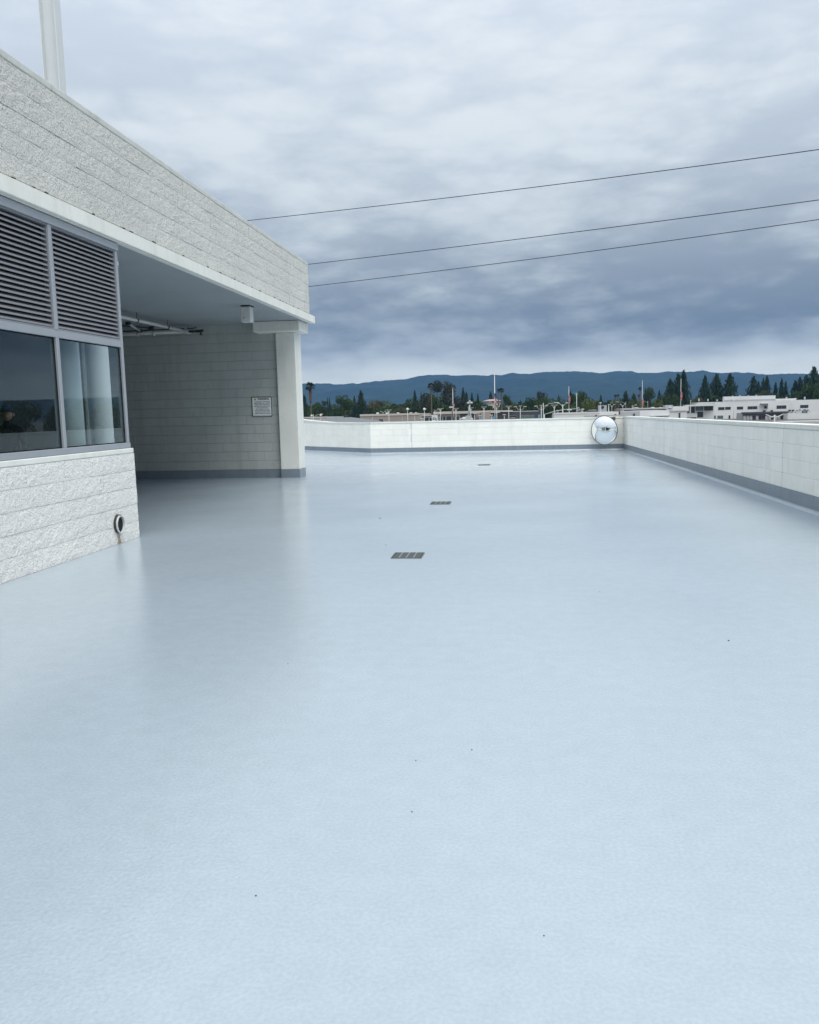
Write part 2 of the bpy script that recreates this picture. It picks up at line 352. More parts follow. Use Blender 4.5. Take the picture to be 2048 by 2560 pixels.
# ------------------------------------------------------------------ setting: deck, ground, hills
GZ = -6.0
RW = lambda y: 3.80 + (30.0 - y) * 0.01563        # inner face of the right parapet
K1 = Vector((-5.35, 30.04)); K2 = Vector((-8.63, 33.22)); KD = (K2 - K1).normalized(); K3 = K1 + KD * 13
deck = MB()
P = [(-16, -9), (RW(-9) + .25, -9), (RW(30) + .25, 30.25), (K1.x, 30.29), (K3.x, K3.y + .2), (-16, K3.y + .2)]
b = len(deck.v); n = len(P)
deck.v += [(x, y, 0) for x, y in P] + [(x, y, GZ) for x, y in P]
deck.add([tuple(range(n))]); deck.add([(i, i + n, (i+1) % n + n, (i+1) % n) for i in range(n)])
tag(deck.build('roof_deck', M['deck']), kind='structure')
g = MB().poly([(-14000, -9000, GZ - .02), (14000, -9000, GZ - .02), (14000, 12000, GZ - .02), (-14000, 12000, GZ - .02)])
tag(g.build('ground', M['asphalt']), kind='structure')

RIDGE = [(400, 950), (560, 962), (650, 955), (757, 958), (790, 958), (819, 957), (839, 960), (857, 960), (880, 956.7), (896, 958), (928, 953), (965, 950), (1014, 947), (1034, 942), (1054, 937.8), (1080, 936),
 (1111, 935.5), (1141, 938), (1176, 936.5), (1218, 938), (1232, 935), (1251, 937.5), (1279, 931), (1314, 934), (1366, 928.4), (1396, 928), (1441, 927), (1481, 929.4), (1502, 932), (1542, 926.4), (1577, 926.8),
 (1597, 931), (1644, 930.8), (1664, 927.8), (1705, 928.4), (1722, 928.8), (1757, 924.8), (1783, 930), (1807, 931.4), (1840, 929), (1856, 931.4), (1870, 930), (1901, 934), (1921, 935), (1982, 932.5), (2022, 933.5), (2120, 930), (2300, 934), (2600, 928)]
def hills(name, Y0, Y1, prof, nx, ny, seed, amp, x_lo=-4200, x_hi=6500):
    pts = sorted((at(px, py, Y1).x, at(px, py, Y1).z) for px, py in prof)
    def top(x):
        if x <= pts[0][0]: return pts[0][1]
        for (xa, za), (xb, zb) in zip(pts, pts[1:]):
            if x <= xb:
                t = (x - xa) / (xb - xa); t = t * t * (3 - 2 * t) * .5 + t * .5; return za + (zb - za) * t
        return pts[-1][1]
    m = MB()
    for j in range(ny + 1):
        v = j / ny
        for i in range(nx + 1):
            x = x_lo + (x_hi - x_lo) * i / nx
            tz = top(x) - GZ
            q = Vector((x / 420.0 + seed, v * 6.0, seed))
            spur = mnoise.fractal(q, 1.0, 2.0, 5)
            if v < 0.8: prof_ = (v / 0.8) ** 1.25
            else: prof_ = 1 - ((v - 0.8) / 0.2) * 0.5
            w = math.sin(math.pi * min(v / .8, 1.0)) if v < .8 else 0
            z = GZ - 3 + tz * prof_ + amp * spur * w + mnoise.fractal(Vector((x / 45., v * 40, 3)), 1, 2, 3) * 4.5 * min(1, v * 2)
            y = Y0 + (Y1 - Y0) * (v / 0.8) if v < .8 else Y1 + (v - .8) / .2 * 600
            # keep the ridge seen from the deck the same by scaling with distance
            m.v.append((x * (0.75 + 0.25 * y / Y1) , y, z))
    W = nx + 1
    for j in range(ny):
        m.add([(j*W + i, j*W + i + 1, (j+1)*W + i + 1, (j+1)*W + i) for i in range(nx)])
    tag(m.build(name, M['forest'], smooth=True), kind='structure')
hills('hills', 3600, 6200, RIDGE, 900, 50, 2.0, 38)

# ------------------------------------------------------------------ masonry
rnd = random.Random(7)
_bm = {}
def block_mesh(Lb, h, rough, variant, depth=0.035, m=None):
    key = (round(Lb, 3), round(h, 3), rough, variant, m.name)
    if key in _bm: return _bm[key]
    g = 0.002 if rough else 0.004; gx = 0.001 if rough else 0.0018
    mb = MB(); x0, x1, z0, z1 = gx, Lb - gx, g, h - g
    if not rough:
        c = 0.005
        mb.v += [(x0+c, 0, z0+c), (x1-c, 0, z0+c), (x1-c, 0, z1-c), (x0+c, 0, z1-c), (x0, c, z0), (x1, c, z0), (x1, c, z1), (x0, c, z1),
                 (x0, depth, z0), (x1, depth, z0), (x1, depth, z1), (x0, depth, z1)]
        mb.add([(0, 1, 2, 3), (0, 4, 5, 1), (1, 5, 6, 2), (2, 6, 7, 3), (3, 7, 4, 0), (4, 8, 9, 5), (5, 9, 10, 6), (6, 10, 11, 7), (7, 11, 8, 4)])
    else:
        r = random.Random(variant * 31 + int(Lb * 1000)); nx, nz = 7, 4
        for j in range(nz + 1):
            for i in range(nx + 1):
                y = 0.0025 + r.uniform(-.002, .002) if j in (0, nz) else (r.uniform(-.001, .003) if i in (0, nx) else r.uniform(-0.004, 0.003))
                mb.v.append((x0 + (x1 - x0) * i / nx, y, z0 + (z1 - z0) * j / nz))
        W = nx + 1
        for j in range(nz): mb.add([(j*W + i, j*W + i + 1, (j+1)*W + i + 1, (j+1)*W + i) for i in range(nx)])
        per = [i for i in range(W)] + [j*W + nx for j in range(1, nz+1)] + [nz*W + i for i in reversed(range(nx))] + [j*W for j in reversed(range(1, nz))]
        b = len(mb.v)
        for p in per: x, y, z = mb.v[p]; mb.v.append((x, depth, z))
        k = len(per)
        mb.add([(per[i], b + i, b + (i+1) % k, per[(i+1) % k]) for i in range(k)])
    _bm[key] = mb.mesh('block', m); return _bm[key]
def masonry(root, x0, x1, z0, nc, h, bl, m, rough=False, jitter=0.0015, cuts=(), stag=0.0, y=0.0, skip=None):
    """running-bond courses in the local frame of root: x along, y away from the viewer"""
    segs = [x0] + sorted(cuts) + [x1]
    for c in range(nc):
        for sa, sb in zip(segs, segs[1:]):
            x = sa - ((c % 2) * 0.5 + stag) % 1 * bl
            while x < sb - 0.03:
                a, e = max(x, sa), min(x + bl, sb)
                if e - a > 0.05 and not (skip and skip(a, e, z0 + c * h)):
                    me = block_mesh(e - a, h, rough, rnd.randrange(6) if rough else 0, m=m)
                    link('block', me, root, loc=(a, y + rnd.uniform(-jitter, jitter), z0 + c * h))
                x += bl
def strip(root, name, m, pts, z0, z1, y0, y1): pass

# right parapet: local x runs from the far corner towards the camera, viewer side is local -y
ang = math.atan2(-1.0, 0.01563)
rp = thing('parapet_wall', 'long white block parapet running along the right side of the deck', 'parapet', (3.80, 30.0, 0), 0)
rp.rotation_euler = (0, 0.0, ang)
# local +y must point outward (+x world): rotating by ang sends +y to (1,0)
TILT = 0.0022
rp.rotation_euler = (Matrix.Rotation(ang, 3, 'Z') @ Matrix.Rotation(-TILT, 3, 'Y')).to_euler()
LR = 33.0
MB().box(0, LR, 0.006, 0.20, -0.15, 1.115).build('core', M['wjoint'], rp)
cj = (7.35, 16.75)
masonry(rp, 0.0, LR, 0.205, 4, 0.2265, 0.452, M['white'], cuts=cj)
for c in cj: MB().box(c - .007, c + .007, 0.001, 0.012, 0.2, 1.11).build('sealant_joint', M['sealant'], rp)
x = 0
while x < LR:
    e = min(x + 3.05, LR)
    o = MB().box(x + .003, e - .003, -0.018, 0.235, 1.117, 1.185).build('coping', M['smooth'], rp)
    bv = o.modifiers.new('b', 'BEVEL'); bv.width = .008; bv.segments = 2
    x = e
def base_course(root, Lw, x0=0.0, z1=0.205, bl=0.452):
    x = x0
    while x < Lw - .02:
        e = min(x + bl, Lw)
        MB().box(x + .002, e - .002, -0.004, 0.03, -0.2, z1).build('base_block', M['base'], root); x = e
    # rounded cove between wall and deck
    mb = MB(); n = 5; R = 0.05
    ring = [(-0.004 - R + R * math.sin(t * math.pi / 2 / n), 0.001 + R - R * math.cos(t * math.pi / 2 / n)) for t in range(n + 1)]
    for xx in (x0, Lw):
        mb.v += [(xx, y_, z_) for y_, z_ in ring]
    mb.add([(i, i + 1, i + n + 2, i + n + 1) for i in range(n)])
    return mb
cv = base_course(rp, LR)
cv.build('cove', M['deck'], rp, smooth=True, rot=(0, TILT, 0))

# far parapet, from kink to corner
fw = thing('parapet_wall', 'white block parapet across the far end with town behind it', 'parapet', (K1.x, K1.y, 0), math.atan2(30.0 - K1.y, 3.8 - K1.x))
LF = math.hypot(3.8 - K1.x, 30 - K1.y)
MB().box(0.004, LF + .2, 0.006, 0.20, -0.15, 1.115).build('core', M['wjoint'], fw)
cjx = at(1029, 1090, 30).x - K1.x
masonry(fw, 0.0, LF - .002, 0.205, 4, 0.2265, 0.452, M['white'], cuts=(cjx,), stag=.2)
MB().box(cjx - .009, cjx + .009, 0.001, 0.012, 0.2, 1.11).build('sealant_joint', M['sealant'], fw)
x = 0.0
while x < LF:
    e = min(x + 3.1, LF + (.2 if x + 3.1 >= LF else 0))
    MB().box(x + .003, e - .003, -0.018, 0.235, 1.117, 1.17).build('coping', M['smooth'], fw); x = e
base_course(fw, LF).build('cove', M['deck'], fw, smooth=True)

# angled parapet behind the pillar: its top climbs to the left
aw = thing('parapet_wall', 'short white parapet angling away behind the concrete pillar, top rising to the left', 'parapet', (K1.x, K1.y, 0), math.atan2(-KD.y, -KD.x))
LA = 13.0     # local x from 0 (kink) to -LA
prof = [(-.003, 1.115), (-1.2, 1.115), (-2.6, 1.13), (-4.2, 1.21), (-6, 1.33), (-LA, 1.8)]
mb = MB()
for y_ in (0.006, 0.2):
    mb.v += [(x_, y_, z_) for x_, z_ in prof] + [(x_, y_, -.15) for x_, z_ in prof]
k = len(prof)
for i in range(k - 1):
    mb.add([(i, i + 1, k + i + 1, k + i), (2*k + i, 2*k + i + 1, 3*k + i + 1, 3*k + i), (i, 2*k + i, 2*k + i + 1, i + 1)])
mb.build('core', M['white'], aw)
masonry(aw, -LA, 0.0, 0.205, 4, 0.2265, 0.452, M['white'], stag=.1)
mb = MB()
for x_, z_ in prof: mb.v += [(x_, -.018, z_ + .002), (x_, .235, z_ + .002), (x_, .235, z_ + .055), (x_, -.018, z_ + .055)]
for i in range(k - 1):
    a_ = 4 * i; mb.add([(a_ + q, a_ + (q+1) % 4, a_ + 4 + (q+1) % 4, a_ + 4 + q) for q in range(4)])
mb.build('coping', M['smooth'], aw)
base_course(aw, 0, x0=-LA).build('cove', M['deck'], aw, smooth=True)

# ------------------------------------------------------------------ canopy building on the left
WX = -4.90
# local frame for faces looking +x: rotation +90deg about z -> local x = world +y, local +y = world -x (away from the viewer)
bl = thing('roof_building', 'white rooftop building with split-face block walls, louvred windows and open drive-through', 'building', (WX, 3.0, 0), math.pi / 2)
YO = 3.0
def LX(y): return y - YO
yW = 10.08; yE = 19.68
hc = 0.22
# lower wall
pipe_y, pipe_z = 9.505, 0.245
MB().box(0, LX(yW) - .01, 0.014, 0.30, -0.1, 1.10).build('wall', M['joint'], bl)
masonry(bl, 0, LX(yW), 0.0, 5, hc, 0.44, M['split'], rough=True, jitter=.003, stag=.35)
# return of the corner blocks on the drive-through side
for c in range(5):
    me = block_mesh(0.30, hc, True, c, m=M['split'])
    link('corner_block', me, bl, loc=(LX(yW) + 0.004, 0.008, c * hc), rot=(0, 0, math.pi / 2))
o = MB().box(0, LX(yW) - .004, 0.004, 0.30, 1.102, 1.165).build('sill', M['smooth'], bl)
bv = o.modifiers.new('b', 'BEVEL'); bv.width = .01; bv.segments = 2
# window wall frame
def fr(name, y0, y1, z0, z1, d0=0.03, d1=0.11, m=None, bev=.004):
    o = MB().box(LX(y0), LX(y1), d0, d1, z0, z1).build(name, m or M['alu'], bl)
    if bev:
        bv = o.modifiers.new('b', 'BEVEL'); bv.width = bev; bv.segments = 1
    return o
mull = [8.51 - 1.5 * k for k in range(1, 4)]
fr('window_frame', 3.0, 10.03, 1.168, 1.236, 0.018, 0.12)                # bottom rail
fr('window_frame', 3.0, 10.03, 3.625, 3.71, 0.012, 0.12)                 # head
fr('window_frame', 9.975, 10.03, 1.237, 3.624)                            # corner post
fr('window_frame', 3.0, 9.974, 2.435, 2.515, 0.034, 0.106)                # mid rail
MB().box(LX(3.0), LX(10.03), 0.02, 0.1, 1.1655, 1.1675).build('sill_gap', M['black'], bl)
bays = []
prev = 9.975
for c in [8.51] + mull:
    fr('mullion', c - .03, c + .03, 1.237, 2.434, 0.029); fr('mullion', c - .03, c + .03, 2.516, 3.624, 0.029)
    bays.append((c + .03, prev)); prev = c - .03
for y0, y1 in bays:
    p = MB().box(LX(y0) + .001, LX(y1) - .001, 0.066, 0.072, 1.237, 2.434).build('window_pane', M['glass'], bl)
    g_ = MB()
    for a in ((y0, y0 + .012, 1.237, 2.434), (y1 - .012, y1, 1.237, 2.434), (y0 + .012, y1 - .012, 1.237, 1.249), (y0 + .012, y1 - .012, 2.422, 2.434)):
        g_.box(LX(a[0]), LX(a[1]), 0.055, 0.065, a[2], a[3])
    g_.build('gasket', M['black'], p)
    lv = MB()
    lv.box(LX(y0), LX(y0 + .022), 0.038, 0.10, 2.516, 3.624); lv.box(LX(y1 - .022), LX(y1), 0.038, 0.10, 2.516, 3.624)
    lv.box(LX(y0 + .022), LX(y1 - .022), 0.038, 0.10, 2.516, 2.535); lv.box(LX(y0 + .022), LX(y1 - .022), 0.038, 0.10, 3.605, 3.624)
    lo = lv.build('louver', M['blade'], bl)
    MB().box(LX(y0 + .022), LX(y1 - .022), 0.101, 0.105, 2.516, 3.624).build('louver_backing', M['black'], lo)
    nb = 20; pz = (3.600 - 2.54) / nb
    s = MB(); hw = (y1 - y0) / 2 - .024
    # hooked blade: sloping face with a small drip lip
    prf = [(0.044, 0.0), (0.044, 0.013), (0.047, 0.0165), (0.092, 0.047), (0.092, 0.043), (0.050, 0.010), (0.048, 0.0)]
    kq = len(prf)
    for xx in (-hw, hw): s.v += [(xx, a, b2) for a, b2 in prf]
    s.add([(i, (i+1) % kq, kq + (i+1) % kq, kq + i) for i in range(kq)])
    sm = s.mesh('louver_blade', M['blade'])
    for i in range(nb):
        link('louver_blade', sm, lo, loc=(LX((y0 + y1) / 2), 0, 2.542 + i * pz))
# lintel beam with sloped top ledge
fasc = bl
bm_ = MB(); yb1 = 19.98
sec = [(-0.05, 3.728), (-0.055, 3.735), (-0.055, 3.895), (0.012, 3.925), (0.45, 3.925), (0.45, 3.905), (0.0, 3.905), (0.0, 3.728)]
for yy in (3.0, yb1): bm_.v += [(LX(yy), a, b2) for a, b2 in sec]
kq = len(sec); bm_.add([(i, (i+1) % kq, kq + (i+1) % kq, kq + i) for i in range(kq)]); bm_.add([tuple(range(kq)), tuple(reversed(range(kq, 2*kq)))])
bm_.build('beam', M['smooth'], bl)
MB().box(LX(3.0), LX(yb1 - .02), 0.001, 0.05, 3.720, 3.7355).build('drip_edge', M['smooth'], bl)
# upper split-face wall
MB().box(0, LX(yE) - .012, 0.014, 0.28, 3.926, 5.045).build('upper_wall', M['joint'], bl)
masonry(bl, 0, LX(yE), 3.930, 5, 0.2225, 0.44, M['split_dim'], rough=True, jitter=.003, stag=.1)
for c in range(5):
    me = block_mesh(0.28, 0.2225, True, c, m=M['split_dim'])
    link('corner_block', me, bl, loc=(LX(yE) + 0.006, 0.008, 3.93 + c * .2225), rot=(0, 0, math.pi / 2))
x = 0.0; ends = [LX(11.62 - 3.05 * 2.4), LX(11.62 - 2.9), LX(11.62), LX(14.6), LX(17.5), LX(yE + .01)]
for e in ends:
    o = MB().box(x + .003, e - .003, -0.004, 0.30, 5.044, 5.122).build('coping', M['coping'], bl); x = e
    bv = o.modifiers.new('b', 'BEVEL'); bv.width = .012; bv.segments = 2
rm = random.Random(3)
for _ in range(26):       # crumbs of dark debris on the ledge under the upper wall
    yy = rm.uniform(7.7, 19)
    MB().box(0, rm.uniform(.015, .06), -0.012, 0.004, 0, rm.uniform(.006, .014)).build('grime', M['dark'], bl, loc=(LX(yy), 0, 3.925 - 0.002))
# soffit / roof slab, in world coordinates
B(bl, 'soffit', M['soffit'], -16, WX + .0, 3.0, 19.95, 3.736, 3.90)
B(bl, 'light_stop_wall', M['interior'], -15.9, WX - .31, 2.8, 2.99, 0, 3.93)  # unseen closing wall, added to keep light out of the drive-through
B(bl, 'roof', M['bgrey'], -16, WX - .30, 3.0, 19.5, 3.94, 4.15)
# back wall of the drive-through
bw = thing('block_wall', 'shaded grey block wall at the back of the drive-through', 'wall', (-16.0, 19.62, 0), 0)
MB().box(0, 10.3, 0.006, 0.20, -0.1, 3.735).build('core', M['bjoint'], bw)
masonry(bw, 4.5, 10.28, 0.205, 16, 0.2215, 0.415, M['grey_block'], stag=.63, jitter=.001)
x = 4.5
while x < 10.27:
    e = min(x + .415, 10.285)
    MB().box(x + .002, e - .002, -0.004, 0.02, -.1, .204).build('base_block', M['base'], bw); x = e
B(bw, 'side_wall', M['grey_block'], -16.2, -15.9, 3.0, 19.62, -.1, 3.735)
# pillar and its capital
pl = thing('pillar', 'square white concrete pillar carrying the canopy corner, grey painted foot', 'pillar', (-5.48, 19.8, 0))
B(pl, 'shaft', M['smooth'], -5.72, -5.245, 19.50, 20.06, 0.2055, 3.487, bevel=.015)
B(pl, 'foot', M['base'], -5.723, -5.242, 19.497, 20.063, -.05, 0.205, bevel=.01)
cp_ = B(pl, 'capital', M['smooth'], -6.16, -5.03, 19.14, 20.0, 3.488, 3.733, bevel=.02)
# pipe stub
ps = thing('drain_pipe', 'open round drain pipe sticking out of the rough block wall above a rust stain', 'pipe', (WX + .02, pipe_y, pipe_z))
n = 24; mb = MB()
for (r_, xx) in ((0.100, -0.06), (0.100, 0.030), (0.089, 0.030), (0.089, -0.055)):
    mb.v += [(xx, r_ * math.cos(2*math.pi*k/n), 1.12 * r_ * math.sin(2*math.pi*k/n)) for k in range(n)]
for j in range(3): mb.add([(j*n + k, j*n + (k+1) % n, (j+1)*n + (k+1) % n, (j+1)*n + k) for k in range(n)])
mb.build('pipe_end', M['pipe'], ps, smooth=False)
mb = MB(); mb.poly([(0.004, 0.0895 * math.cos(2*math.pi*k/n), 1.12 * .0895 * math.sin(2*math.pi*k/n)) for k in range(n)]); mb.build('opening', M['black'], ps)
mb = MB(); mb.tube([(-.02, 0, .0), (.014, 0, .0)], .108, n=20, caps=False); o = mb.build('collar', M['dark'], ps, loc=(0, 0, .006)); o.scale = (1, 1, 1.1)
# rust stain as a thin uneven run below the pipe
mb = MB(); pts = [(-.012, 0), (.014, 0), (.02, -.035), (.012, -.075), (.03, -.118), (-.035, -.118), (-.02, -.08), (-.006, -.04)]
mb.poly([(0.0, -a * 1.2, z_) for a, z_ in pts]); mb.build('rust_stain', M['rust'], ps, loc=(0.0015, -.01, -.118))

# interior behind the window
B(bl, 'interior_wall', M['interior'], -9.6, -9.4, 3.0, 10.0, 0, 3.735)
B(bl, 'interior_wall', M['interior'], -9.4, -5.3, 3.0, 3.1, 0, 3.735)
def rcol(px, X, w, name, lab):
    r = ray(px, 1000); y = r.y * X / r.x
    t = thing(name, lab, 'column', (X, y, 0))
    MB().tube([(0, 0, 0.0), (0, 0, 3.754)], w, n=28).build('shaft', M['column'], t, smooth=True)
    MB().tube([(0, 0, 0.0), (0, 0, .12)], w * 1.12, n=28).build('column_base', M['column'], t, smooth=False)
rcol(176, -5.55, .145, 'round_column', 'white round column behind the glass, nearer the mullion')
rcol(250, -5.62, .15, 'round_column', 'white round column behind the glass, nearer the corner post')
t = thing('steel_post', 'thin pale post between the two white columns behind the glass', 'post', (-5.75, 0, 0))
r_ = ray(217, 1000); yy = r_.y * -5.75 / r_.x; t.location = (-5.75, yy, 0)
MB().box(-.015, .015, -.02, .02, 0, 3.754).build('shaft', M['column'], t)
# ceiling box light
q = at(617, 764, 17.2)
hb = thing('ceiling_light', 'small white box light fixed under the canopy near the pillar', 'light fixture', (q.x, q.y, 3.735))
r_ = ray(617, 764); tt = (3.735 - EYE) / r_.z; hb.location = (r_.x * tt, r_.y * tt, 3.735)
d_ = hb.location.y / F
MB().box(-.10, .10, -.10, .14, -.02, 0).build('mounting_plate', M['dark'], hb)
o = MB().box(-.11, .09, -.08, .13, -.33, -.022).build('housing', M['pipe'], hb); bv = o.modifiers.new('b', 'BEVEL'); bv.width = .012; bv.segments = 2
MB().tube([(-.04, -.080, -.25), (-.04, -.084, -.25)], .012, n=12).build('sensor', M['dark'], hb)

# sprinkler pipes under the soffit
def oz(px, py, z):
    r = ray(px, py); t = (z - EYE) / r.z; return Vector((r.x * t, r.y * t, z))
def tubew(parent, name, pts, r, m, n=10): return MB().tube(pts, r, n=n).build(name, m, parent, smooth=True, world=True)
a = oz(470, 829, 3.40); a = Vector((a.x, min(a.y, 19.2), 3.40))
pp = thing('sprinkler_pipe', 'white sprinkler pipe hanging under the canopy, running towards the block wall', 'pipe', (0, 0, 0))
A1 = oz(468, 829, 3.57); A0 = oz(300, 791, 3.57); print('PIPE', A0, A1); A0 = A1 + (A0 - A1) * 1.25
tubew(pp, 'pipe', [A0, A1], .036, M['pipe'])
for px_, f_ in ((334, .78), (415, .33)):
    c_ = A1 + (A0 - A1) * (f_ / 1.25)
    tubew(pp, 'hanger_rod', [c_, (c_.x, c_.y, 3.76)], .006, M['dark'], 6)
    tubew(pp, 'hanger_ring', [c_ + Vector((-.0, -.02, 0)), c_ + Vector((0, .02, 0))], .045, M['dark'], 10)
E1 = A1 + Vector((.10, .12, 0))
tubew(pp, 'coupling', [A1 + Vector((-.05, -.05, 0)), A1 + Vector((.06, .06, 0))], .05, M['pipe'])
S0 = at(492, 828, A1.y); tubew(pp, 'elbow', [A1, S0], .028, M['dark'])
tubew(pp, 'elbow', [S0, S0 + Vector((.16, 0, .01))], .034, M['dark'])
tubew(pp, 'sprinkler_head', [S0 + Vector((.10, 0, 0)), S0 + Vector((.10, 0, -.09))], .02, M['dark'])
tubew(pp, 'deflector', [S0 + Vector((.10, 0, -.085)), S0 + Vector((.10, 0, -.095))], .045, M['dark'], 12)
tubew(pp, 'valve_lever', [A1 + Vector((.0, 0, .06)), A1 + Vector((.22, .05, .09))], .012, M['dark'])
tubew(pp, 'hanger_rod', [A1 + Vector((.03, 0, .0)), (A1.x + .03, A1.y, 3.76)], .006, M['dark'], 6)
p2 = thing('sprinkler_pipe', 'grey sprinkler main running across in front of the block wall', 'pipe', (0, 0, 0))
b0 = at(296, 836, 19.2); b1 = at(470, 828, 19.2); b0 = b1 + (b0 - b1) * 2.2
tubew(p2, 'pipe', [b0, b1], .045, M['pipe'])
tubew(p2, 'brace_bar', [b0 + Vector((0, 0, .065)), b1 + Vector((-.1, 0, .065))], .014, M['dark'], 6)
for px_ in (345, 385):
    c_ = at(px_, 832, 19.2); tubew(p2, 'pipe_clamp', [c_ + Vector((-.015, 0, -.02)), c_ + Vector((.015, 0, -.02))], .06, M['pipe'])
    tubew(p2, 'hanger_rod', [c_, (c_.x, c_.y, 3.76)], .006, M['dark'], 6)
p3 = thing('sprinkler_pipe', 'thin branch pipe with black fittings between the two larger pipes', 'pipe', (0, 0, 0))
c0 = at(300, 814, 18.6); c1 = at(378, 820, 18.8); tubew(p3, 'pipe', [c0 + (c0 - c1), c1], .016, M['dark'])
c2 = at(320, 808, 18.2); c3 = at(350, 827, 19.0); tubew(p3, 'brace', [c2, c3], .028, M['pipe'])
for c_ in (c1, c2, c3): tubew(p3, 'fitting', [c_ + Vector((-.05, 0, 0)), c_ + Vector((.05, 0, 0))], .042, M['dark'])
# conduit coming down at the window corner
cd = thing('conduit', 'short painted conduit with clips beside the window corner post', 'conduit', (0, 0, 0))
cb = Vector((WX - .09, 10.07, 3.50))
MB().tube([cb + Vector((0, 0, .2)), cb, cb + Vector((0, .02, -.12)), cb + Vector((0, .0, -.32))], .022, n=8).build('tube', M['pipe'], cd, smooth=True)
MB().box(cb.x - .03, cb.x + .03, cb.y - .02, cb.y + .035, cb.z - .04, cb.z + .01).build('clip', M['pipe'], cd)

# steel mast on the roof: wide-flange section
pc = at(137, 200, 12.0)
ma = thing('steel_mast', 'tall white H-section steel post rising behind the roof wall', 'post', (pc.x, 12.0, 4.15))
hw = .115; H = 9.0
MB().box(-hw, -hw + .012, -.12, .12, 0, H).build('flange', M['steel_white'], ma, rot=(0, 0, .15))
MB().box(hw - .012, hw, -.12, .12, 0, H).build('flange', M['steel_white'], ma, rot=(0, 0, .15))
MB().box(-hw + .012, hw - .012, -.005, .005, 0, H).build('web', M['steel_white'], ma, rot=(0, 0, .15))
MB().box(-.2, .2, -.2, .2, 0, .02).build('base_plate', M['steel_white'], ma)

# ------------------------------------------------------------------ warning sign
S_tl, S_br = Vector((-6.422, 0, 1.989)), Vector((-5.905, 0, 1.492))
SW, SH = S_br.x - S_tl.x, S_tl.z - S_br.z
sg = thing('warning_sign', 'white warning sign with black border and yellow triangle on the block wall', 'sign', ((S_tl.x + S_br.x) / 2, 19.606, S_br.z))
def rrect(w, h, r, cx_=0, cz=0, n=5):
    pts = []
    for (sx, sz, a0) in ((1, 1, 0), (-1, 1, 90), (-1, -1, 180), (1, -1, 270)):
        for i in range(n + 1):
            a = math.radians(a0 + 90 * i / n); pts.append((cx_ + sx * (w/2 - r) + r * math.cos(a), cz + sz * (h/2 - r) + r * math.sin(a)))
    return pts
def plate(name, m, pts, y0, y1, parent):
    mb = MB(); k = len(pts); mb.v += [(x_, y0, z_) for x_, z_ in pts] + [(x_, y1, z_) for x_, z_ in pts]
    mb.add([tuple(reversed(range(k))), tuple(range(k, 2*k))] + [(i, (i+1) % k, k + (i+1) % k, k + i) for i in range(k)])
    return mb.build(name, m, parent)
plate('panel', M['signwhite'], rrect(SW, SH, .03, 0, SH/2), -.003, 0.002, sg)
o_ = rrect(SW - .006, SH - .006, .03, 0, SH/2); i_ = rrect(SW - .042, SH - .042, .022, 0, SH/2)
mb = MB(); k = len(o_)
mb.v += [(x_, -.0045, z_) for x_, z_ in o_] + [(x_, -.0045, z_) for x_, z_ in i_]
mb.add([(i, (i+1) % k, k + (i+1) % k, k + i) for i in range(k)]); mb.build('border', M['signblack'], sg)
mb = MB(); mb.poly([(-.20, -.005, SH - .085), (-.13, -.005, SH - .085), (-.165, -.005, SH - .028)]); mb.build('warning_triangle', M['signyellow'], sg)
mb = MB(); mb.poly([(-.168, -.006, SH - .065), (-.162, -.006, SH - .065), (-.160, -.006, SH - .042), (-.170, -.006, SH - .042)]); mb.poly([(-.169, -.006, SH - .078), (-.161, -.006, SH - .078), (-.161, -.006, SH - .070), (-.169, -.006, SH - .070)])
mb.build('exclamation_mark', M['signblack'], sg)
def text(s, size, x_, z_, parent, name='lettering', m=None, width=None, bold=0.0, align='CENTER', y_=-.0055):
    cu = bpy.data.curves.new(name, 'FONT'); cu.body = s; cu.size = size; cu.align_x = align; cu.offset = bold; cu.resolution_u = 2
    tmp = bpy.data.objects.new('tmp', cu); COL.objects.link(tmp); bpy.context.view_layer.update()
    me = bpy.data.meshes.new_from_object(tmp.evaluated_get(bpy.context.evaluated_depsgraph_get())); bpy.data.objects.remove(tmp)
    me.materials.clear(); me.materials.append(m or M['signblack'])
    xs = [v.co.x for v in me.vertices]; w = max(xs) - min(xs); k_ = (width / w) if width else 1
    for v in me.vertices: v.co = Vector((v.co.x * k_, 0, v.co.y))
    return link(name, me, parent, loc=(x_, y_, z_))
text('WARNING', .075, .045, SH - .082, sg, 'heading', width=.29, bold=.0022)
lines = ['Breathing the air in this parking', 'garage can expose you to chemicals', 'including carbon monoxide and', 'gasoline or diesel engine exhaust,', 'which are known to the', 'State of California to cause', 'cancer and birth defects or other', 'reproductive harm. Do not stay', 'in this area longer than necessary.']
wd = [.37, .42, .365, .40, .275, .32, .385, .365, .415]
for i, (s, w) in enumerate(zip(lines, wd)):
    text(s, .031, .01, SH - .136 - i * .0355, sg, width=w, bold=.0007)
text('For more information go to www.P65Warnings.ca.gov/parking', .017, 0, .032, sg, width=.45, bold=.0003)
for z_ in (.016, SH - .016): MB().tube([(0, -.008, z_), (0, -.002, z_)], .006, n=8).build('screw', M['alu'], sg)

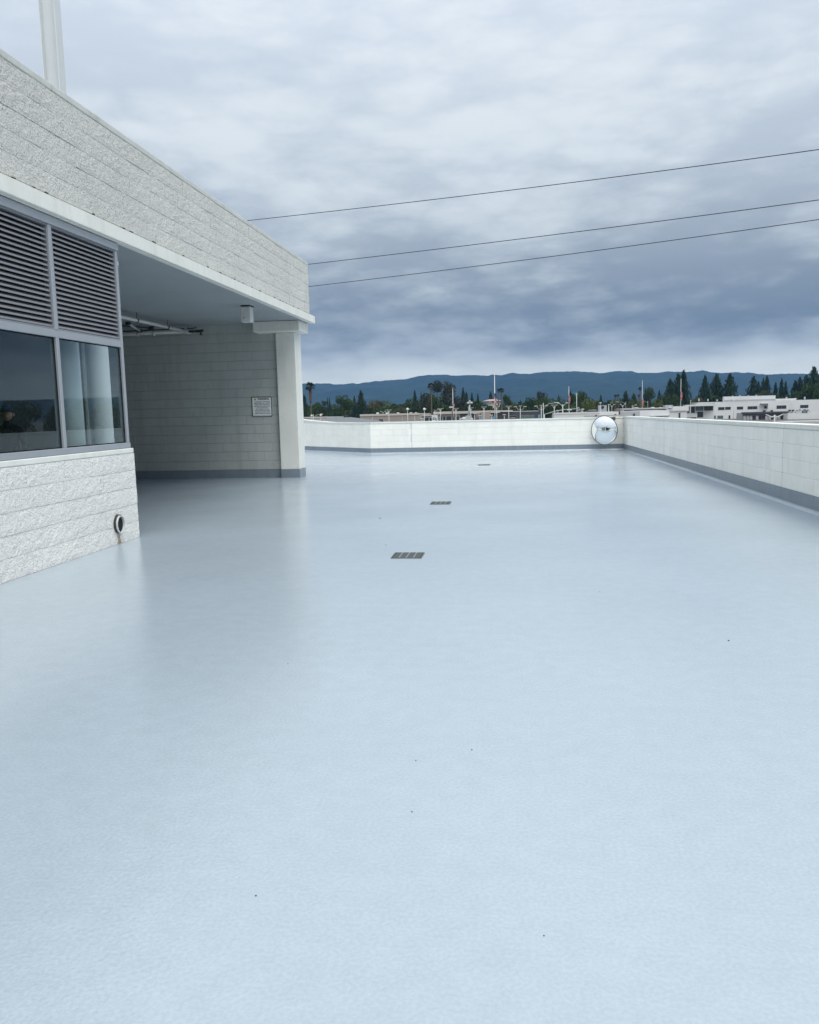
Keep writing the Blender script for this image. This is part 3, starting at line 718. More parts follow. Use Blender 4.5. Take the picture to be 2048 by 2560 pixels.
# ------------------------------------------------------------------ floor drains
def drain(x0, x1, y0, y1, lab):
    t = thing('floor_drain', lab, 'drain', ((x0+x1)/2, (y0+y1)/2, 0), 0, 'floor drains in a line down the deck')
    w, d = (x1 - x0) / 2, (y1 - y0) / 2
    MB().box(-w, w, -d, d, .0, .002).build('drain_pit', M['black'], t)
    mb = MB()
    for a in ((-w, w, -d, -d + .008), (-w, w, d - .008, d), (-w, -w + .01, -d + .008, d - .008), (w - .01, w, -d + .008, d - .008)): mb.box(*a, .002, .007)
    mb.build('frame', M['grate'], t)
    for i in range(4):
        a = -w + .010 + i * (2*w - .02) / 4; e = a + (2*w - .02) / 4
        if i: MB().box(a - .006, a + .006, -d + .009, d - .009, .0022, .0075).build('divider', M['gratebar'], t)
        mb = MB(); nb = 9
        for k in range(nb):
            yy = -d + .012 + (2*d - .024) * (k + .5) / nb
            mb.box(a + .007, e - .007, yy - .011, yy + .011, .0022, .006)
        mb.build('grate', M['grate'], t)
drain(-1.333, -1.005, 8.49, 8.82, 'nearest of the three dark grated drains in the deck')
drain(-1.432, -1.10, 13.47, 13.84, 'middle of the three dark grated drains in the deck')
drain(-1.063, -.73, 22.9, 23.25, 'farthest and smallest looking of the three grated drains')

# a few crumbs of grit on the coating
mb = MB(); rg = random.Random(5)
spots_ = [(965, 1363, .012), (1822, 1602, .012), (1040, 1902, .006), (1030, 2030, .006), (950, 1296, .02), (1180, 1875, .007), (640, 2240, .006), (1360, 2340, .005), (1500, 1480, .008), (720, 1660, .006)]
for px, py, r_ in spots_:
    r0 = ray(px, py); t0_ = -EYE / r0.z; q = Vector((r0.x * t0_, r0.y * t0_, .0))
    mb.ball((q.x, q.y, r_ * .2), r_ * .55, 6, 4, .5)
tag(mb.build('grit', M['dark']), label='scattered crumbs of dark grit on the pale deck', kind='stuff')

# ------------------------------------------------------------------ convex mirror
mc = at(1511, 1076, 29.55)
mr_ = thing('convex_mirror', 'round convex traffic mirror with dark rim in the far parapet corner', 'mirror', mc)
Rm = .505; azm = math.radians(34)
rot = (Matrix.Rotation(-azm, 3, 'Z') @ Matrix.Rotation(math.radians(2), 3, 'X')).to_euler()     # local -y faces the deck
Rs = 0.80
mb = MB(); nr, nk = 14, 48
mb.v.append((0, -(Rs - math.sqrt(Rs*Rs - Rm*Rm)), 0))
for j in range(1, nr + 1):
    r_ = Rm * j / nr; dy = math.sqrt(Rs*Rs - r_*r_) - math.sqrt(Rs*Rs - Rm*Rm)
    mb.v += [(r_ * math.cos(2*math.pi*k/nk), -dy, r_ * math.sin(2*math.pi*k/nk)) for k in range(nk)]
mb.v[0] = (0, -(Rs - math.sqrt(Rs*Rs - Rm*Rm)), 0)
mb.add([(0, 1 + (k+1) % nk, 1 + k) for k in range(nk)])
for j in range(nr - 1):
    mb.add([(1 + j*nk + k, 1 + j*nk + (k+1) % nk, 1 + (j+1)*nk + (k+1) % nk, 1 + (j+1)*nk + k) for k in range(nk)])
mb.build('mirror_face', M['mirror'], mr_, smooth=True, rot=rot)
mb = MB()
prf = [(Rm - .004, -.010), (Rm + .006, -.010), (Rm + .010, .0), (Rm + .006, .02), (Rm - .01, .02)]
kp = len(prf)
for k in range(nk):
    a = 2*math.pi*k/nk; mb.v += [(r_ * math.cos(a), y_, r_ * math.sin(a)) for r_, y_ in prf]
for k in range(nk): mb.add([(k*kp + i, k*kp + (i+1) % kp, ((k+1) % nk)*kp + (i+1) % kp, ((k+1) % nk)*kp + i) for i in range(kp)])
mb.build('rim', M['dark'], mr_, smooth=False, rot=rot)
mb = MB(); mb.tube([(0, .022, 0), (0, .03, 0)], Rm, n=nk); mb.build('back_shell', M['dark'], mr_, rot=rot)
mb = MB(); mb.tube([(0, .03, 0), (.12, .35, .1), (.2, .56, .15)], .025, n=8); mb.build('bracket', M['alu'], mr_)
w_ = at(1534, 1046, 29.9)
wb = thing('wall_box', 'small brown box mounted on the parapet beside the round mirror', 'box', w_)
o = MB().box(-.065, .065, -.06, .09, -.05, .05).build('housing', M['brown'], wb); bv = o.modifiers.new('b', 'BEVEL'); bv.width = .01
MB().box(-.055, .055, -.064, -.0605, -.04, .04).build('cover', M['brown'], wb)

# ------------------------------------------------------------------ overhead cables
def cable(p0, p1, pm, D0, D1, lab):
    a, c = at(*p0, D0), at(*p1, D1); Dm = 2 / (1/D0 + 1/D1)
    def quad(x_):
        (x0, y0), (x1, y1), (x2, y2) = p0, pm, p1
        return y0*(x_-x1)*(x_-x2)/((x0-x1)*(x0-x2)) + y1*(x_-x0)*(x_-x2)/((x1-x0)*(x1-x2)) + y2*(x_-x0)*(x_-x1)/((x2-x0)*(x2-x1))
    pts = []
    for i in range(31):
        px = -200 + (2900 + 200) * i / 30
        f_ = (px - p0[0]) / (p1[0] - p0[0]); D = 1 / (1/D0 + (1/D1 - 1/D0) * f_)
        pts.append(at(px, quad(px), D))
    t = thing('overhead_cable', lab, 'cable', pts[15], 0, 'overhead cables crossing the sky')
    MB().tube([p - pts[15] for p in pts], .017, n=6).build('wire', M['wire'], t, smooth=True)
cable((617, 551.5), (2048, 373.5), (1339, 467.5), 46, 34, 'uppermost of the three black cables crossing the cloudy sky')
cable((768, 661), (2048, 499.5), (1330, 593.5), 46, 35, 'middle of the three black cables crossing the cloudy sky')
cable((775, 716), (2048, 548.5), (1330, 647.5), 48, 37, 'lowest of the three black cables crossing the cloudy sky')

# ------------------------------------------------------------------ person standing in the drive-through, seen through the left pane
def person():
    X = -7.85; r = ray(16, 1010); y = r.y * X / r.x
    t = thing('person', 'person in dark cap and black jacket seen through the left window pane', 'person', (X, y, 0), math.radians(25))
    def skin(name, V, E_, R, m, lv=2):
        me = bpy.data.meshes.new(name); me.from_pydata(V, E_, []); me.materials.append(m)
        o = link(name, me, t); md = o.modifiers.new('skin', 'SKIN')
        if not me.skin_vertices: me.skin_vertices.new()
        for i, q in enumerate(me.skin_vertices[0].data):
            rr = R[i]; q.radius = (rr, rr) if not isinstance(rr, tuple) else rr; q.use_root = (i == 0)
        sb = o.modifiers.new('sub', 'SUBSURF'); sb.levels = lv; sb.render_levels = lv
        md.use_smooth_shade = True
        return o
    V = [(0, 0, .95), (0, 0, 1.12), (0, .0, 1.32), (0, -.01, 1.44), (0, -.02, 1.52), (0, -.03, 1.60)]
    R = [(.155, .115), (.145, .105), (.175, .115), (.11, .08), (.058, .06), (.06, .06)]
    E_ = [(i, i + 1) for i in range(5)]
    for s in (-1, 1):
        i0 = len(V)
        V += [(s*.17, 0, 1.41), (s*.225, .03, 1.14), (s*.20, -.14, .96), (s*.19, -.20, .93)]
        R += [.062, .05, .036, (.04, .02)]
        E_ += [(3, i0), (i0, i0+1), (i0+1, i0+2), (i0+2, i0+3)]
        for k, (dx, L_) in enumerate(((-.03, .068), (-.01, .078), (.01, .073), (.03, .058))):
            j = len(V); V += [(s*.19 + dx, -.26, .92), (s*.19 + dx, -.26 - L_*.6, .90), (s*.19 + dx, -.25 - L_*.8, .875)]
            R += [.010, .009, .007]; E_ += [(i0+3, j), (j, j+1), (j+1, j+2)]
        j = len(V); V += [(s*.14, -.21, .93), (s*.125, -.25, .925)]; R += [.012, .010]; E_ += [(i0+3, j), (j, j+1)]
        j = len(V)
        V += [(s*.09, 0, .88), (s*.105, .01, .50), (s*.11, .03, .10), (s*.115, -.10, .045)]
        R += [.095, .066, .048, (.045, .035)]; E_ += [(0, j), (j, j+1), (j+1, j+2), (j+2, j+3)]
    body = skin('body', V, E_, R, M['jacket'])
    mb = MB(); mb.ball((0, -.035, 1.655), .082, 20, 14, 1.38)
    for i, (x_, y_, z_) in enumerate(mb.v):
        yy = y_ * 1.18
        if y_ < -.07 and 1.60 < z_ < 1.70 and abs(x_) < .02: yy -= .022 * (1 - abs(z_ - 1.635) / .065 if z_ > 1.6 else 0)
        if z_ < 1.62: x_ *= 1 - (1.62 - z_) * 2.2
        mb.v[i] = (x_, yy, z_)
    h = mb.build('head', M['skin'], t, smooth=True)
    for s in (-1, 1):
        MB().ball((s*.080, -.03, 1.645), .026, 8, 6, 1.3).build('ear', M['skin'], h, smooth=True)
        MB().ball((s*.030, -.125, 1.668), .010, 8, 6).build('eye', M['signblack'], h, smooth=True)
    MB().box(-.022, .022, -.125, -.112, 1.588, 1.594).build('mouth', M['brown'], h)
    mb = MB(); mb.ball((0, -.035, 1.70), .094, 20, 12, .95)
    mb.v = [(x_, y_ * 1.2, max(z_, 1.682)) for x_, y_, z_ in mb.v]
    c = mb.build('cap', M['cap'], t, smooth=True)
    mb = MB(); pts = [(.075 * math.cos(a), -.12 - .075 * math.sin(a)) for a in [math.pi * k / 10 for k in range(11)]]
    mb.v += [(x_, y_, 1.69) for x_, y_ in pts] + [(x_, y_, 1.697) for x_, y_ in pts]; k = len(pts)
    mb.add([tuple(range(k)), tuple(reversed(range(k, 2*k)))] + [(i, (i+1) % k, k + (i+1) % k, k + i) for i in range(k)]); mb.build('brim', M['cap'], c)
person()

# ------------------------------------------------------------------ town
def bld(name, lab, cat, px0, px1, py_top, Y, depth, m, floor=GZ, roofm=None):
    """box building whose camera-facing wall is at corridor distance Y"""
    a, c = at(px0, py_top, Y), at(px1, py_top, Y); zt = (a.z + c.z) / 2
    t = thing(name, lab, cat, ((a.x + c.x) / 2, Y, floor))
    B(t, 'wall', m, a.x, c.x, Y, Y + depth, floor, zt)
    B(t, 'roof', roofm or M['bgrey'], a.x + .3, c.x - .3, Y + .3, Y + depth - .3, zt + .003, zt + .02)
    return t
def rect(parent, name, m, px0, px1, py0, py1, Y, proud=.04, thick=.1):
    a, c = at(px0, py0, Y), at(px1, py1, Y)
    return B(parent, name, m, min(a.x, c.x), max(a.x, c.x), Y - proud, Y - proud + thick, min(a.z, c.z), max(a.z, c.z))
def window(parent, px0, px1, py0, py1, Y, glassm=None, split=0):
    f_ = rect(parent, 'window', M['bgrey'], px0 - .3, px1 + .3, py0 - .3, py1 + .3, Y, .05)
    a, c = at(px0, py0, Y), at(px1, py1, Y)
    n_ = max(1, split + 1)
    for i in range(n_):
        x0 = a.x + (c.x - a.x) * i / n_ + (.05 if i else 0); x1 = a.x + (c.x - a.x) * (i + 1) / n_
        B(f_, 'pane', glassm or M['glassdark'], x0, x1, Y - .08, Y - .055, c.z, a.z)
    return f_

t = bld('shop_building', 'small pale grey building with dark door behind the pillar', 'building', 757, 819, 1043.5, 260, 25, M['bgrey']); window(t, 802, 806, 1050, 1058, 260)
rect(t, 'parapet_trim', M['beige2'], 757, 819, 1042.5, 1044.5, 260, .15, .3)
t = bld('shop_building', 'low building with flat beige roof beside the grey hip roof', 'building', 817, 866, 1047.5, 290, 25, M['beige2']); rect(t, 'fascia', M['beige2'], 817, 866, 1047, 1049, 290, .4, .3)
# grey hip roof
Yh = 190; a, c, e = at(818, 1059, Yh), at(930, 1059, Yh), at(870, 1043, Yh + 9)
t = thing('house', 'house with low grey hip roof just above the parapet', 'house', ((a.x + c.x) / 2, Yh, GZ))
B(t, 'wall', M['beige2'], a.x + .6, c.x - .6, Yh + .6, Yh + 17.4, GZ, a.z)
mb = MB(); mb.v += [(a.x, Yh, a.z), (c.x, Yh, a.z), (c.x, Yh + 18, a.z), (a.x, Yh + 18, a.z), (e.x - .8, Yh + 9, e.z), (e.x + .8, Yh + 9, e.z)]
mb.add([(0, 1, 5, 4), (1, 2, 5), (2, 3, 4, 5), (3, 0, 4), (0, 3, 2, 1)]); mb.build('roof', M['roofgrey'], t, world=True)
# beige store
t = bld('store_building', 'long beige flat-roofed store building with one dark doorway', 'building', 900, 1048, 1036.5, 300, 45, M['beige'])
window(t, 948, 958, 1048, 1057, 300); rect(t, 'pilaster', M['beige2'], 1005, 1006.5, 1036, 1058, 300, .1)
rect(t, 'coping', M['beige2'], 900, 1048, 1035.8, 1037.2, 300, .2, .5)
for i, px in enumerate((944, 967, 995, 1027, 1040)):
    p = at(px, 1035.5, 303); MB().box(-.4, .4, 0, 1, -.3, .65).build('roof_vent', M['lampwhite'], t, loc=(p.x, p.y, p.z), world=True)
t = bld('store_building', 'glass-fronted showroom with thin pale roof edge left of the logo sign', 'building', 1048, 1082, 1039, 310, 40, M['bgrey'])
for a0, a1 in ((1062, 1072), (1074, 1080)): window(t, a0, a1, 1045, 1053, 310)
rect(t, 'fascia', M['beige2'], 1050, 1082, 1037.5, 1039.5, 310, .6, .5)
t = bld('store_building', 'beige showroom with pale roof line and dark wings behind the flagpole', 'building', 1084, 1190, 1031, 330, 40, M['beige'])
rect(t, 'fascia', M['beige2'], 1084, 1250, 1029.5, 1031.8, 330, .7, .8)
for a0, a1 in ((1100, 1106), (1108, 1114), (1116, 1129)): window(t, a0, a1, 1041, 1052, 330)
window(t, 1131, 1137, 1041, 1052, 330); window(t, 1141, 1148, 1041, 1052, 330)
rect(t, 'dark_panel', M['dkfac'], 1150.5, 1189.8, 1032.2, 1052, 330, .12)
t = bld('store_building', 'beige entrance block between two dark showroom wings', 'building', 1202, 1226, 1029, 326, 30, M['beige'])
t = bld('store_building', 'dark grey showroom wing with lit shop windows right of the entrance block', 'building', 1226, 1352, 1029, 332, 40, M['dkfac'])
rect(t, 'fascia', M['beige2'], 1226, 1282, 1026.4, 1028.4, 332, .7, .8)
window(t, 1274, 1292, 1039, 1049, 332, M['glassdark']); rect(t, 'shop_sign', M['beige'], 1276, 1289, 1043.5, 1045.5, 332, .2)
for a0, a1 in ((1300, 1312), (1313.5, 1322), (1324, 1336)): window(t, a0, a1, 1038, 1046, 332, M['glassgreen'], 1)
# house on the rise
t = bld('house', 'cream house with pink tiled roof among the trees behind the flagpole', 'house', 1216, 1250, 1004, 620, 20, M['cream'], floor=GZ)
a, c = at(1209, 1003, 620), at(1252, 1003, 620)
mb = MB(); z0 = a.z; mb.v += [(a.x - 1, 618, z0), (c.x + 1, 618, z0), (c.x + 1, 642, z0), (a.x - 1, 642, z0), (a.x + 4, 630, z0 + 1.4), (c.x - 4, 630, z0 + 1.4)]
mb.add([(0, 1, 5, 4), (1, 2, 5), (2, 3, 4, 5), (3, 0, 4), (0, 3, 2, 1)]); mb.build('roof', M['pinkroof'], t); t.location = ((a.x + c.x) / 2, 620, GZ)
for ch in t.children: ch.matrix_parent_inverse = parent_inv(t)
rect(t, 'gable', M['lampwhite'], 1222, 1229, 1001.5, 1006, 619, .4)
# white neighbour roof wall
t = bld('warehouse', 'long low white building with plain parapet just beyond the far corner', 'building', 1386, 1500, 1032.5, 118, 6, M['bwhite'])
rect(t, 'coping', M['bwhite'], 1385.5, 1500, 1032, 1033.2, 118, .06, .4); rect(t, 'joint_line', M['bgrey'], 1460, 1560, 1038.8, 1039.3, 118, .03)
p = at(1491, 1039, 117.6); MB().box(-.1, .1, 0, .3, -.08, .08).build('downspout', M['dark'], t, loc=p, world=True)
t = bld('warehouse', 'white roof wall continuing behind the mirror with small dark outlet', 'building', 1500, 1547, 1029.5, 122, 6, M['bwhite'])
p = at(1539, 1036.5, 121.6); MB().box(-.12, .12, 0, .3, -.08, .08).build('downspout', M['dark'], t, loc=p, world=True)
t = bld('warehouse', 'shaded grey-white roof wall beside the corner of the parapets', 'building', 1547, 1600, 1028.5, 126, 8, M['bgrey'])
for px in (1586,): p = at(px, 1037, 125.7); MB().box(-.1, .1, 0, .25, -.2, .2).build('vent_stub', M['dark'], t, loc=p, world=True)
t = bld('warehouse', 'white band of roof wall with a shadowed canopy below it', 'building', 1598, 1673, 1026.5, 135, 10, M['bwhite'])
rect(t, 'canopy_recess', M['dkfac'], 1640, 1656, 1040.6, 1042.6, 135, .03); rect(t, 'canopy_edge', M['bgrey'], 1625, 1673, 1039, 1040.2, 135, 1.0, 1.0)
t = bld('warehouse', 'grey roofscape with low mounds of membrane behind the white band', 'building', 1557, 1668, 1020.5, 175, 12, M['bgrey'])
rect(t, 'dark_gap', M['dkfac'], 1560, 1665, 1024.5, 1025.6, 175, .05)
for px, w, h in ((1590, 14, 2), (1632, 12, 3.2), (1652, 16, 2.2), (1675, 10, 4)):
    p = at(px, 1020, 178); s_ = 178 / F; MB().ball((0, 0, 0), w * s_ / 2, 12, 6, h / w * 1.6).build('roof_mound', M['bgrey'], t, loc=p, world=True, smooth=True)
t = bld('utility_shed', 'dark brown louvred shed standing on the white roof', 'shed', 1541, 1551, 1022.5, 124, 3, M['brown'], floor=.2)
for i in range(4): rect(t, 'slat', M['beige'], 1541.5, 1550.5, 1023.4 + i * 1.5, 1023.9 + i * 1.5, 124, .03)
t = bld('stucco_building', 'white block-like building with stepped roof left of the glass-cornered office', 'building', 1672, 1717, 1028, 230, 8, M['bwhite'])
rect(t, 'roof_step', M['bgrey'], 1663, 1682, 1013, 1027, 236, .1, 3); rect(t, 'roof_step', M['bwhite'], 1682, 1722, 1016, 1027.5, 240, .1, 3)
rect(t, 'cornice', M['bgrey'], 1676, 1717, 1026.5, 1028.2, 230, .2, .5); window(t, 1697.5, 1701, 1032, 1046, 229.9, M['glassdark'])
# the two-storey white office
YW = 420
of = bld('office_building', 'large white two-storey building with dark strip windows beyond the right parapet', 'building', 1746, 2110, 1001.5, YW, 25, M['bwhite'])
rect(of, 'raised_parapet', M['bwhite'], 1811, 1939, 991.5, 1003, YW + 2, 0, 3)
rect(of, 'raised_parapet', M['bwhite'], 1939.5, 1990, 997.0, 1003, YW + 4, 0, 3)
rect(of, 'cornice_line', M['bgrey'], 1811, 1939, 1000.2, 1000.7, YW, .12, .2)
for a0, a1, b0, b1, s_ in ((1796, 1811.5, 1018, 1024.8, 0), (1813.5, 1827, 1017.4, 1024, 0), (1843, 1858, 1016.7, 1023.4, 0), (1869.5, 1893.5, 1015.9, 1022.7, 1), (1942, 1966, 1013.8, 1021.4, 1), (2001, 2021, 1012.6, 1019.5, 1),
                        (2060, 2080, 1011, 1018, 1), (1822, 1826, 1038.3, 1047, 0), (1842, 1848, 1038.6, 1049, 0), (1850, 1854, 1038.6, 1049, 0)): window(of, a0, a1, b0, b1, YW, None, s_)
for a0, a1 in ((1776, 1790), (1794, 1808)): window(of, a0, a1, 1039.2, 1046.3, YW, M['glassgreen'], 1)
rect(of, 'balcony_recess', M['dkfac'], 1911, 1917, 1015, 1021, YW, .05); rect(of, 'balcony_canopy', M['bgrey'], 1901, 1917, 1008.2, 1009.6, YW, 2.2, 2.2); rect(of, 'balcony_pier', M['bwhite'], 1917.5, 1919.5, 1008.5, 1021.5, YW, 2.2, 2.2)
for px in (1911.5, 1930.5, 1975, 1983.5):
    p = at(px, 1027.5 - (px - 1911) * .02, YW - 1); MB().box(-.5, .5, 0, .6, -.35, .35).build('wall_fan', M['dark'], of, loc=p, world=True)
gc = bld('glass_pavilion', 'glass corner pavilion with thin flat roof at the left end of the office', 'building', 1717, 1786, 1014.5, 400, 8, M['bwhite'])
window(gc, 1740, 1758.5, 1016.5, 1026.5, 400, M['glassgreen'], 1); window(gc, 1761, 1783, 1016, 1026, 400, M['glassdark'], 1)
window(gc, 1743, 1758, 1029.5, 1043, 400, M['glassdark'], 0); window(gc, 1719, 1723, 1018, 1032, 400, M['glassdark']); window(gc, 1728, 1737, 1017, 1032, 400, M['glassdark'])
window(gc, 1728, 1741, 1043.5, 1048, 400, M['glassdark'], 1)
rect(gc, 'balcony', M['bwhite'], 1716, 1743, 1034, 1043, 399, .5, .4)
rect(gc, 'flat_roof', M['lampwhite'], 1712, 1787, 1012.2, 1014.2, 398, 2, 6); rect(gc, 'flat_roof', M['bgrey'], 1738, 1786, 1008.5, 1011.3, 402, 1, 6)
rr_ = random.Random(8)
for i in range(12):
    px = 1752 + i * 24 + rr_.uniform(-8, 8); top = 991.3 if 1811 < px < 1939 else (997 if px > 1939 else 1001.3); p = at(px, top, YW + 6)
    hh_ = rr_.uniform(.3, 1.0); MB().box(-.3, .3, -.3, .3, -.3, hh_).build('roof_vent', M['bgrey'], of, loc=p, world=True)
# loading dock
ld = bld('loading_dock', 'grey loading dock with row of bay doors in front of the white office', 'building', 1857, 1970, 1031.5, 380, 10, M['bgrey'])
rect(ld, 'dock_roof', M['dkfac'], 1855, 1970, 1030.6, 1032.2, 379, 1, 2)
rect(ld, 'header', M['roofgrey'], 1857, 1969, 1032.2, 1038.5, 379.5, .1, .2)
x_ = 1859
for i in range(14):
    m_ = M['dkfac'] if i in (3, 5, 6, 9, 12) else M['bwhite']
    d_ = rect(ld, 'bay_door', m_, x_, x_ + 5.6, 1039.5, 1053, 379.5, .15); rect(d_, 'door_handle', M['dark'], x_ + 1.4, x_ + 2.0, 1046, 1050, 379.3, .15); x_ += 7.8
wr = bld('warehouse', 'plain white block at the right edge with machinery on its roof', 'building', 1970, 2110, 1033, 372, 6, M['bwhite'])
rect(wr, 'gutter_line', M['bgrey'], 1970, 2110, 1052.5, 1053.5, 372, .2)
for i, (px, w, h) in enumerate(((1995, 7, 7), (2002, 6, 9), (2014, 9, 9), (2022, 9, 8))):
    s_ = 374 / F; p = at(px, 1030, 374)
    u = thing('rooftop_unit', ['slim grey machine on the right warehouse roof, leftmost', 'taller grey machine second from left on the right warehouse roof', 'dark rounded machine third along the right warehouse roof', 'grey slatted machine rightmost on the warehouse roof'][i], 'machine', (p.x, p.y, at(px, 1033, 372).z + .02))
    MB().box(-w*s_/2, w*s_/2, 0, 2, 0, h*s_*.7).build('cabinet', M['bgrey'] if i != 2 else M['roofgrey'], u)
    MB().tube([(0, 1, h*s_*.7), (0, 1, h*s_)], w*s_*.32, n=12).build('fan_cowl', M['roofgrey'], u)
dr = bld('yard_shed', 'low pale shed roof just above the parapet at the right edge', 'shed', 1985, 2110, 1054.5, 240, 20, M['beige2']); rect(dr, 'eave', M['bgrey'], 1983, 2110, 1053.8, 1055, 239, .5, .6)

# street lamps
def lamp(px, py, Y, kind, lab, scale=1.0, grp='parking lot lamps beyond the parapet', w=.11):
    p = at(px, py, Y); base = at(px + (1050 - py) * .0, py, Y)
    t = thing('street_lamp', lab, 'street lamp', (p.x, p.y, GZ), 0, grp); h = p.z - GZ
    MB().tube([(0, 0, 0), (0, 0, h)], [w * 1.1, w * .8], n=8).build('pole', M['lampgrey'], t, smooth=True)
    MB().box(-.22, .22, -.22, .22, 0, .5).build('pole_base', M['lampgrey'], t)
    s = scale
    if kind == 'ball':
        MB().ball((0, 0, h + .2), .38 * s, 12, 8).build('lamp_head', M['lampwhite'], t, smooth=True)
        MB().tube([(0, 0, h - .1), (.7 * s, 0, h + .35)], .05, n=6).build('arm', M['lampgrey'], t)
    elif kind == 'twin':
        for q in (-1, 1):
            MB().tube([(0, 0, h - .4), (q * .5 * s, 0, h), (q * .95 * s, 0, h + .22)], .06, n=6).build('arm', M['lampgrey'], t)
            MB().box(min(q * .7 * s, q * 1.3 * s), max(q * .7 * s, q * 1.3 * s), -.2, .2, h + .2, h + .32).build('lamp_head', M['lampwhite'], t)
    elif kind == 'y':
        for q in (-1, 1):
            MB().tube([(0, 0, h - .7), (q * .28 * s, 0, h - .25), (q * .42 * s, 0, h + .1)], .07, n=6).build('arm', M['lampgrey'], t)
            MB().box(q * .45 * s - .35, q * .45 * s + .35, -.2, .2, h + .08, h + .2).build('lamp_head', M['lampgrey'], t)
    elif kind == 'triple':
        for q in (-1, 1):
            MB().tube([(0, 0, h - 1.0), (q * .7, 0, h - .8), (q * 1.1, 0, h - .1)], .06, n=6).build('arm', M['lampgrey'], t)
            MB().box(q * 1.3 - .4, q * 1.3 + .4, -.2, .2, h - .15, h - .02).build('lamp_head', M['lampwhite'], t)
        MB().box(-.4, .4, -.2, .2, h, h + .14).build('lamp_head', M['lampgrey'], t)
    elif kind == 'short':
        MB().box(-.42 * s, .42 * s, -.2, .2, h, h + .16).build('lamp_head', M['lampwhite'], t)
    elif kind in ('arm', 'armL'):
        q = 1 if kind == 'arm' else -1
        MB().tube([(0, 0, h - .9), (q * 1.2 * s, 0, h - .2), (q * 2.6 * s, 0, h)], .06, n=6).build('arm', M['lampgrey'], t)
        MB().box(min(q * 2.4 * s, q * 3.3 * s), max(q * 2.4 * s, q * 3.3 * s), -.2, .2, h - .05, h + .12).build('lamp_head', M['lampwhite'], t)
    elif kind == 'gull':
        for q in (-1, 1):
            MB().tube([(0, 0, h - .15), (q * .5 * s, 0, h - .35), (q * 1.15 * s, 0, h - .1), (q * 1.7 * s, 0, h + .1)], [.09, .08, .07, .05], n=6).build('arm', M['lampwhite'], t)
    return t
lamp(783, 1036, 215, 'arm', 'cobra-head street lamp beside the palm at the pillar', .8)
lamp(779, 1041, 235, 'ball', 'round white lamp left of the cobra-head lamp by the pillar', .8)
lamp(802, 1040, 235, 'ball', 'round white lamp on the small pale grey building roof line', .8)
lamp(972, 1026, 220, 'y', 'forked grey lamp in front of the beige store doorway')
lamp(958, 1030, 330, 'twin', 'faint twin-headed lamp left of the forked lamp at the store', .9, w=.05)
lamp(1019, 1025, 220, 'ball', 'round-headed white lamp against the beige store, left one')
lamp(1061, 1025, 220, 'ball', 'round-headed white lamp left of the white logo sign')
lamp(931, 1044, 210, 'short', 'short plain post left of the store doorway', .1, w=.07)
lamp(1037, 1040, 210, 'short', 'short plain post right of the store pilaster', .1, w=.07)
lamp(1054, 1047, 215, 'short', 'short flat-topped lamp before the glass-fronted showroom')
lamp(1101, 1023, 225, 'y', 'forked grey lamp just right of the white logo sign')
lamp(1086, 1024, 330, 'arm', 'thin single-arm lamp rising behind the white logo sign', .8, w=.05)
lamp(1140, 1022, 225, 'y', 'forked grey lamp right of the leaning post and second flagpole')
lamp(1177, 1020.5, 225, 'y', 'forked grey lamp right of the tall hooded monument')
lamp(1210, 1018.5, 225, 'y', 'forked grey lamp before the beige entrance block')
lamp(1187, 1034, 225, 'short', 'short flat lamp before the dark showroom panel')
lamp(1200, 1040, 215, 'short', 'short flat lamp above the left light blue panel')
lamp(1229, 1038.5, 215, 'short', 'short flat lamp above the second light blue panel')
lamp(1242, 1017.5, 225, 'y', 'forked grey lamp touching the right side of the striped flagpole')
lamp(1261, 1037, 225, 'short', 'short flat lamp between flagpole and dark showroom wing')
lamp(1272, 1016.5, 225, 'y', 'forked grey lamp right of the leaning-trunk palm')
lamp(1301, 1015.5, 225, 'triple', 'three-headed lamp before the dark showroom wing')
lamp(1353.5, 1014, 210, 'triple', 'bushy multi-headed lamp left of the curved-arm lamp', w=.14)
lamp(1358.5, 1007.5, 200, 'arm', 'tall lamp with long curved arm left of the white roof wall', 1.1)
lamp(1386, 1014, 190, 'y', 'forked lamp rising over the left end of the white roof wall')
lamp(1407, 1011, 150, 'twin', 'bright gull-armed lamp above the white roof wall', .75, w=.12)
lamp(1395, 1027, 200, 'short', 'small short lamp between the forked and gull-armed lamps')
lamp(1424, 1025.5, 150, 'short', 'short flat lamp under the third flagpole')
lamp(1457, 1024, 150, 'short', 'bright small lamp near the traffic signal', .6)
lamp(1454, 1026, 210, 'twin', 'small twin lamp right of the traffic signal', .5, w=.07)
lamp(1501.5, 1008, 140, 'short', 'slim pole with small head in front of the emblem sign', .4, w=.05)
lamp(1522, 1012, 200, 'short', 'stubby white post right of the emblem sign', .3, w=.14)
lamp(1530, 1014, 200, 'twin', 'small twin lamp behind the mirror, right of the emblem sign', .5, w=.06)
lamp(1557, 1013, 200, 'twin', 'small twin lamp above the brown louvred shed', .5, w=.06)
lamp(1581, 1012.5, 200, 'arm', 'small single-arm lamp left of the fourth flagpole', .3, w=.06)
lamp(1565, 1004, 400, 'armL', 'distant cobra-head lamp reaching left before the conifers', 1.4, w=.08)
lamp(1620, 1002, 400, 'armL', 'distant lamp reaching left under the yellow-green trees', 1.3, w=.08)
lamp(1835, 1000, 260, 'twin', 'tall thin twin-headed lamp in front of the white office wall', .9, w=.09)
lamp(1727, 1001.5, 260, 'short', 'thin pale pole in front of the glass pavilion', .35, w=.10)
lamp(1937, 1037, 130, 'gull', 'thick white gull-armed lamp post just above the right parapet', .75, w=.14)

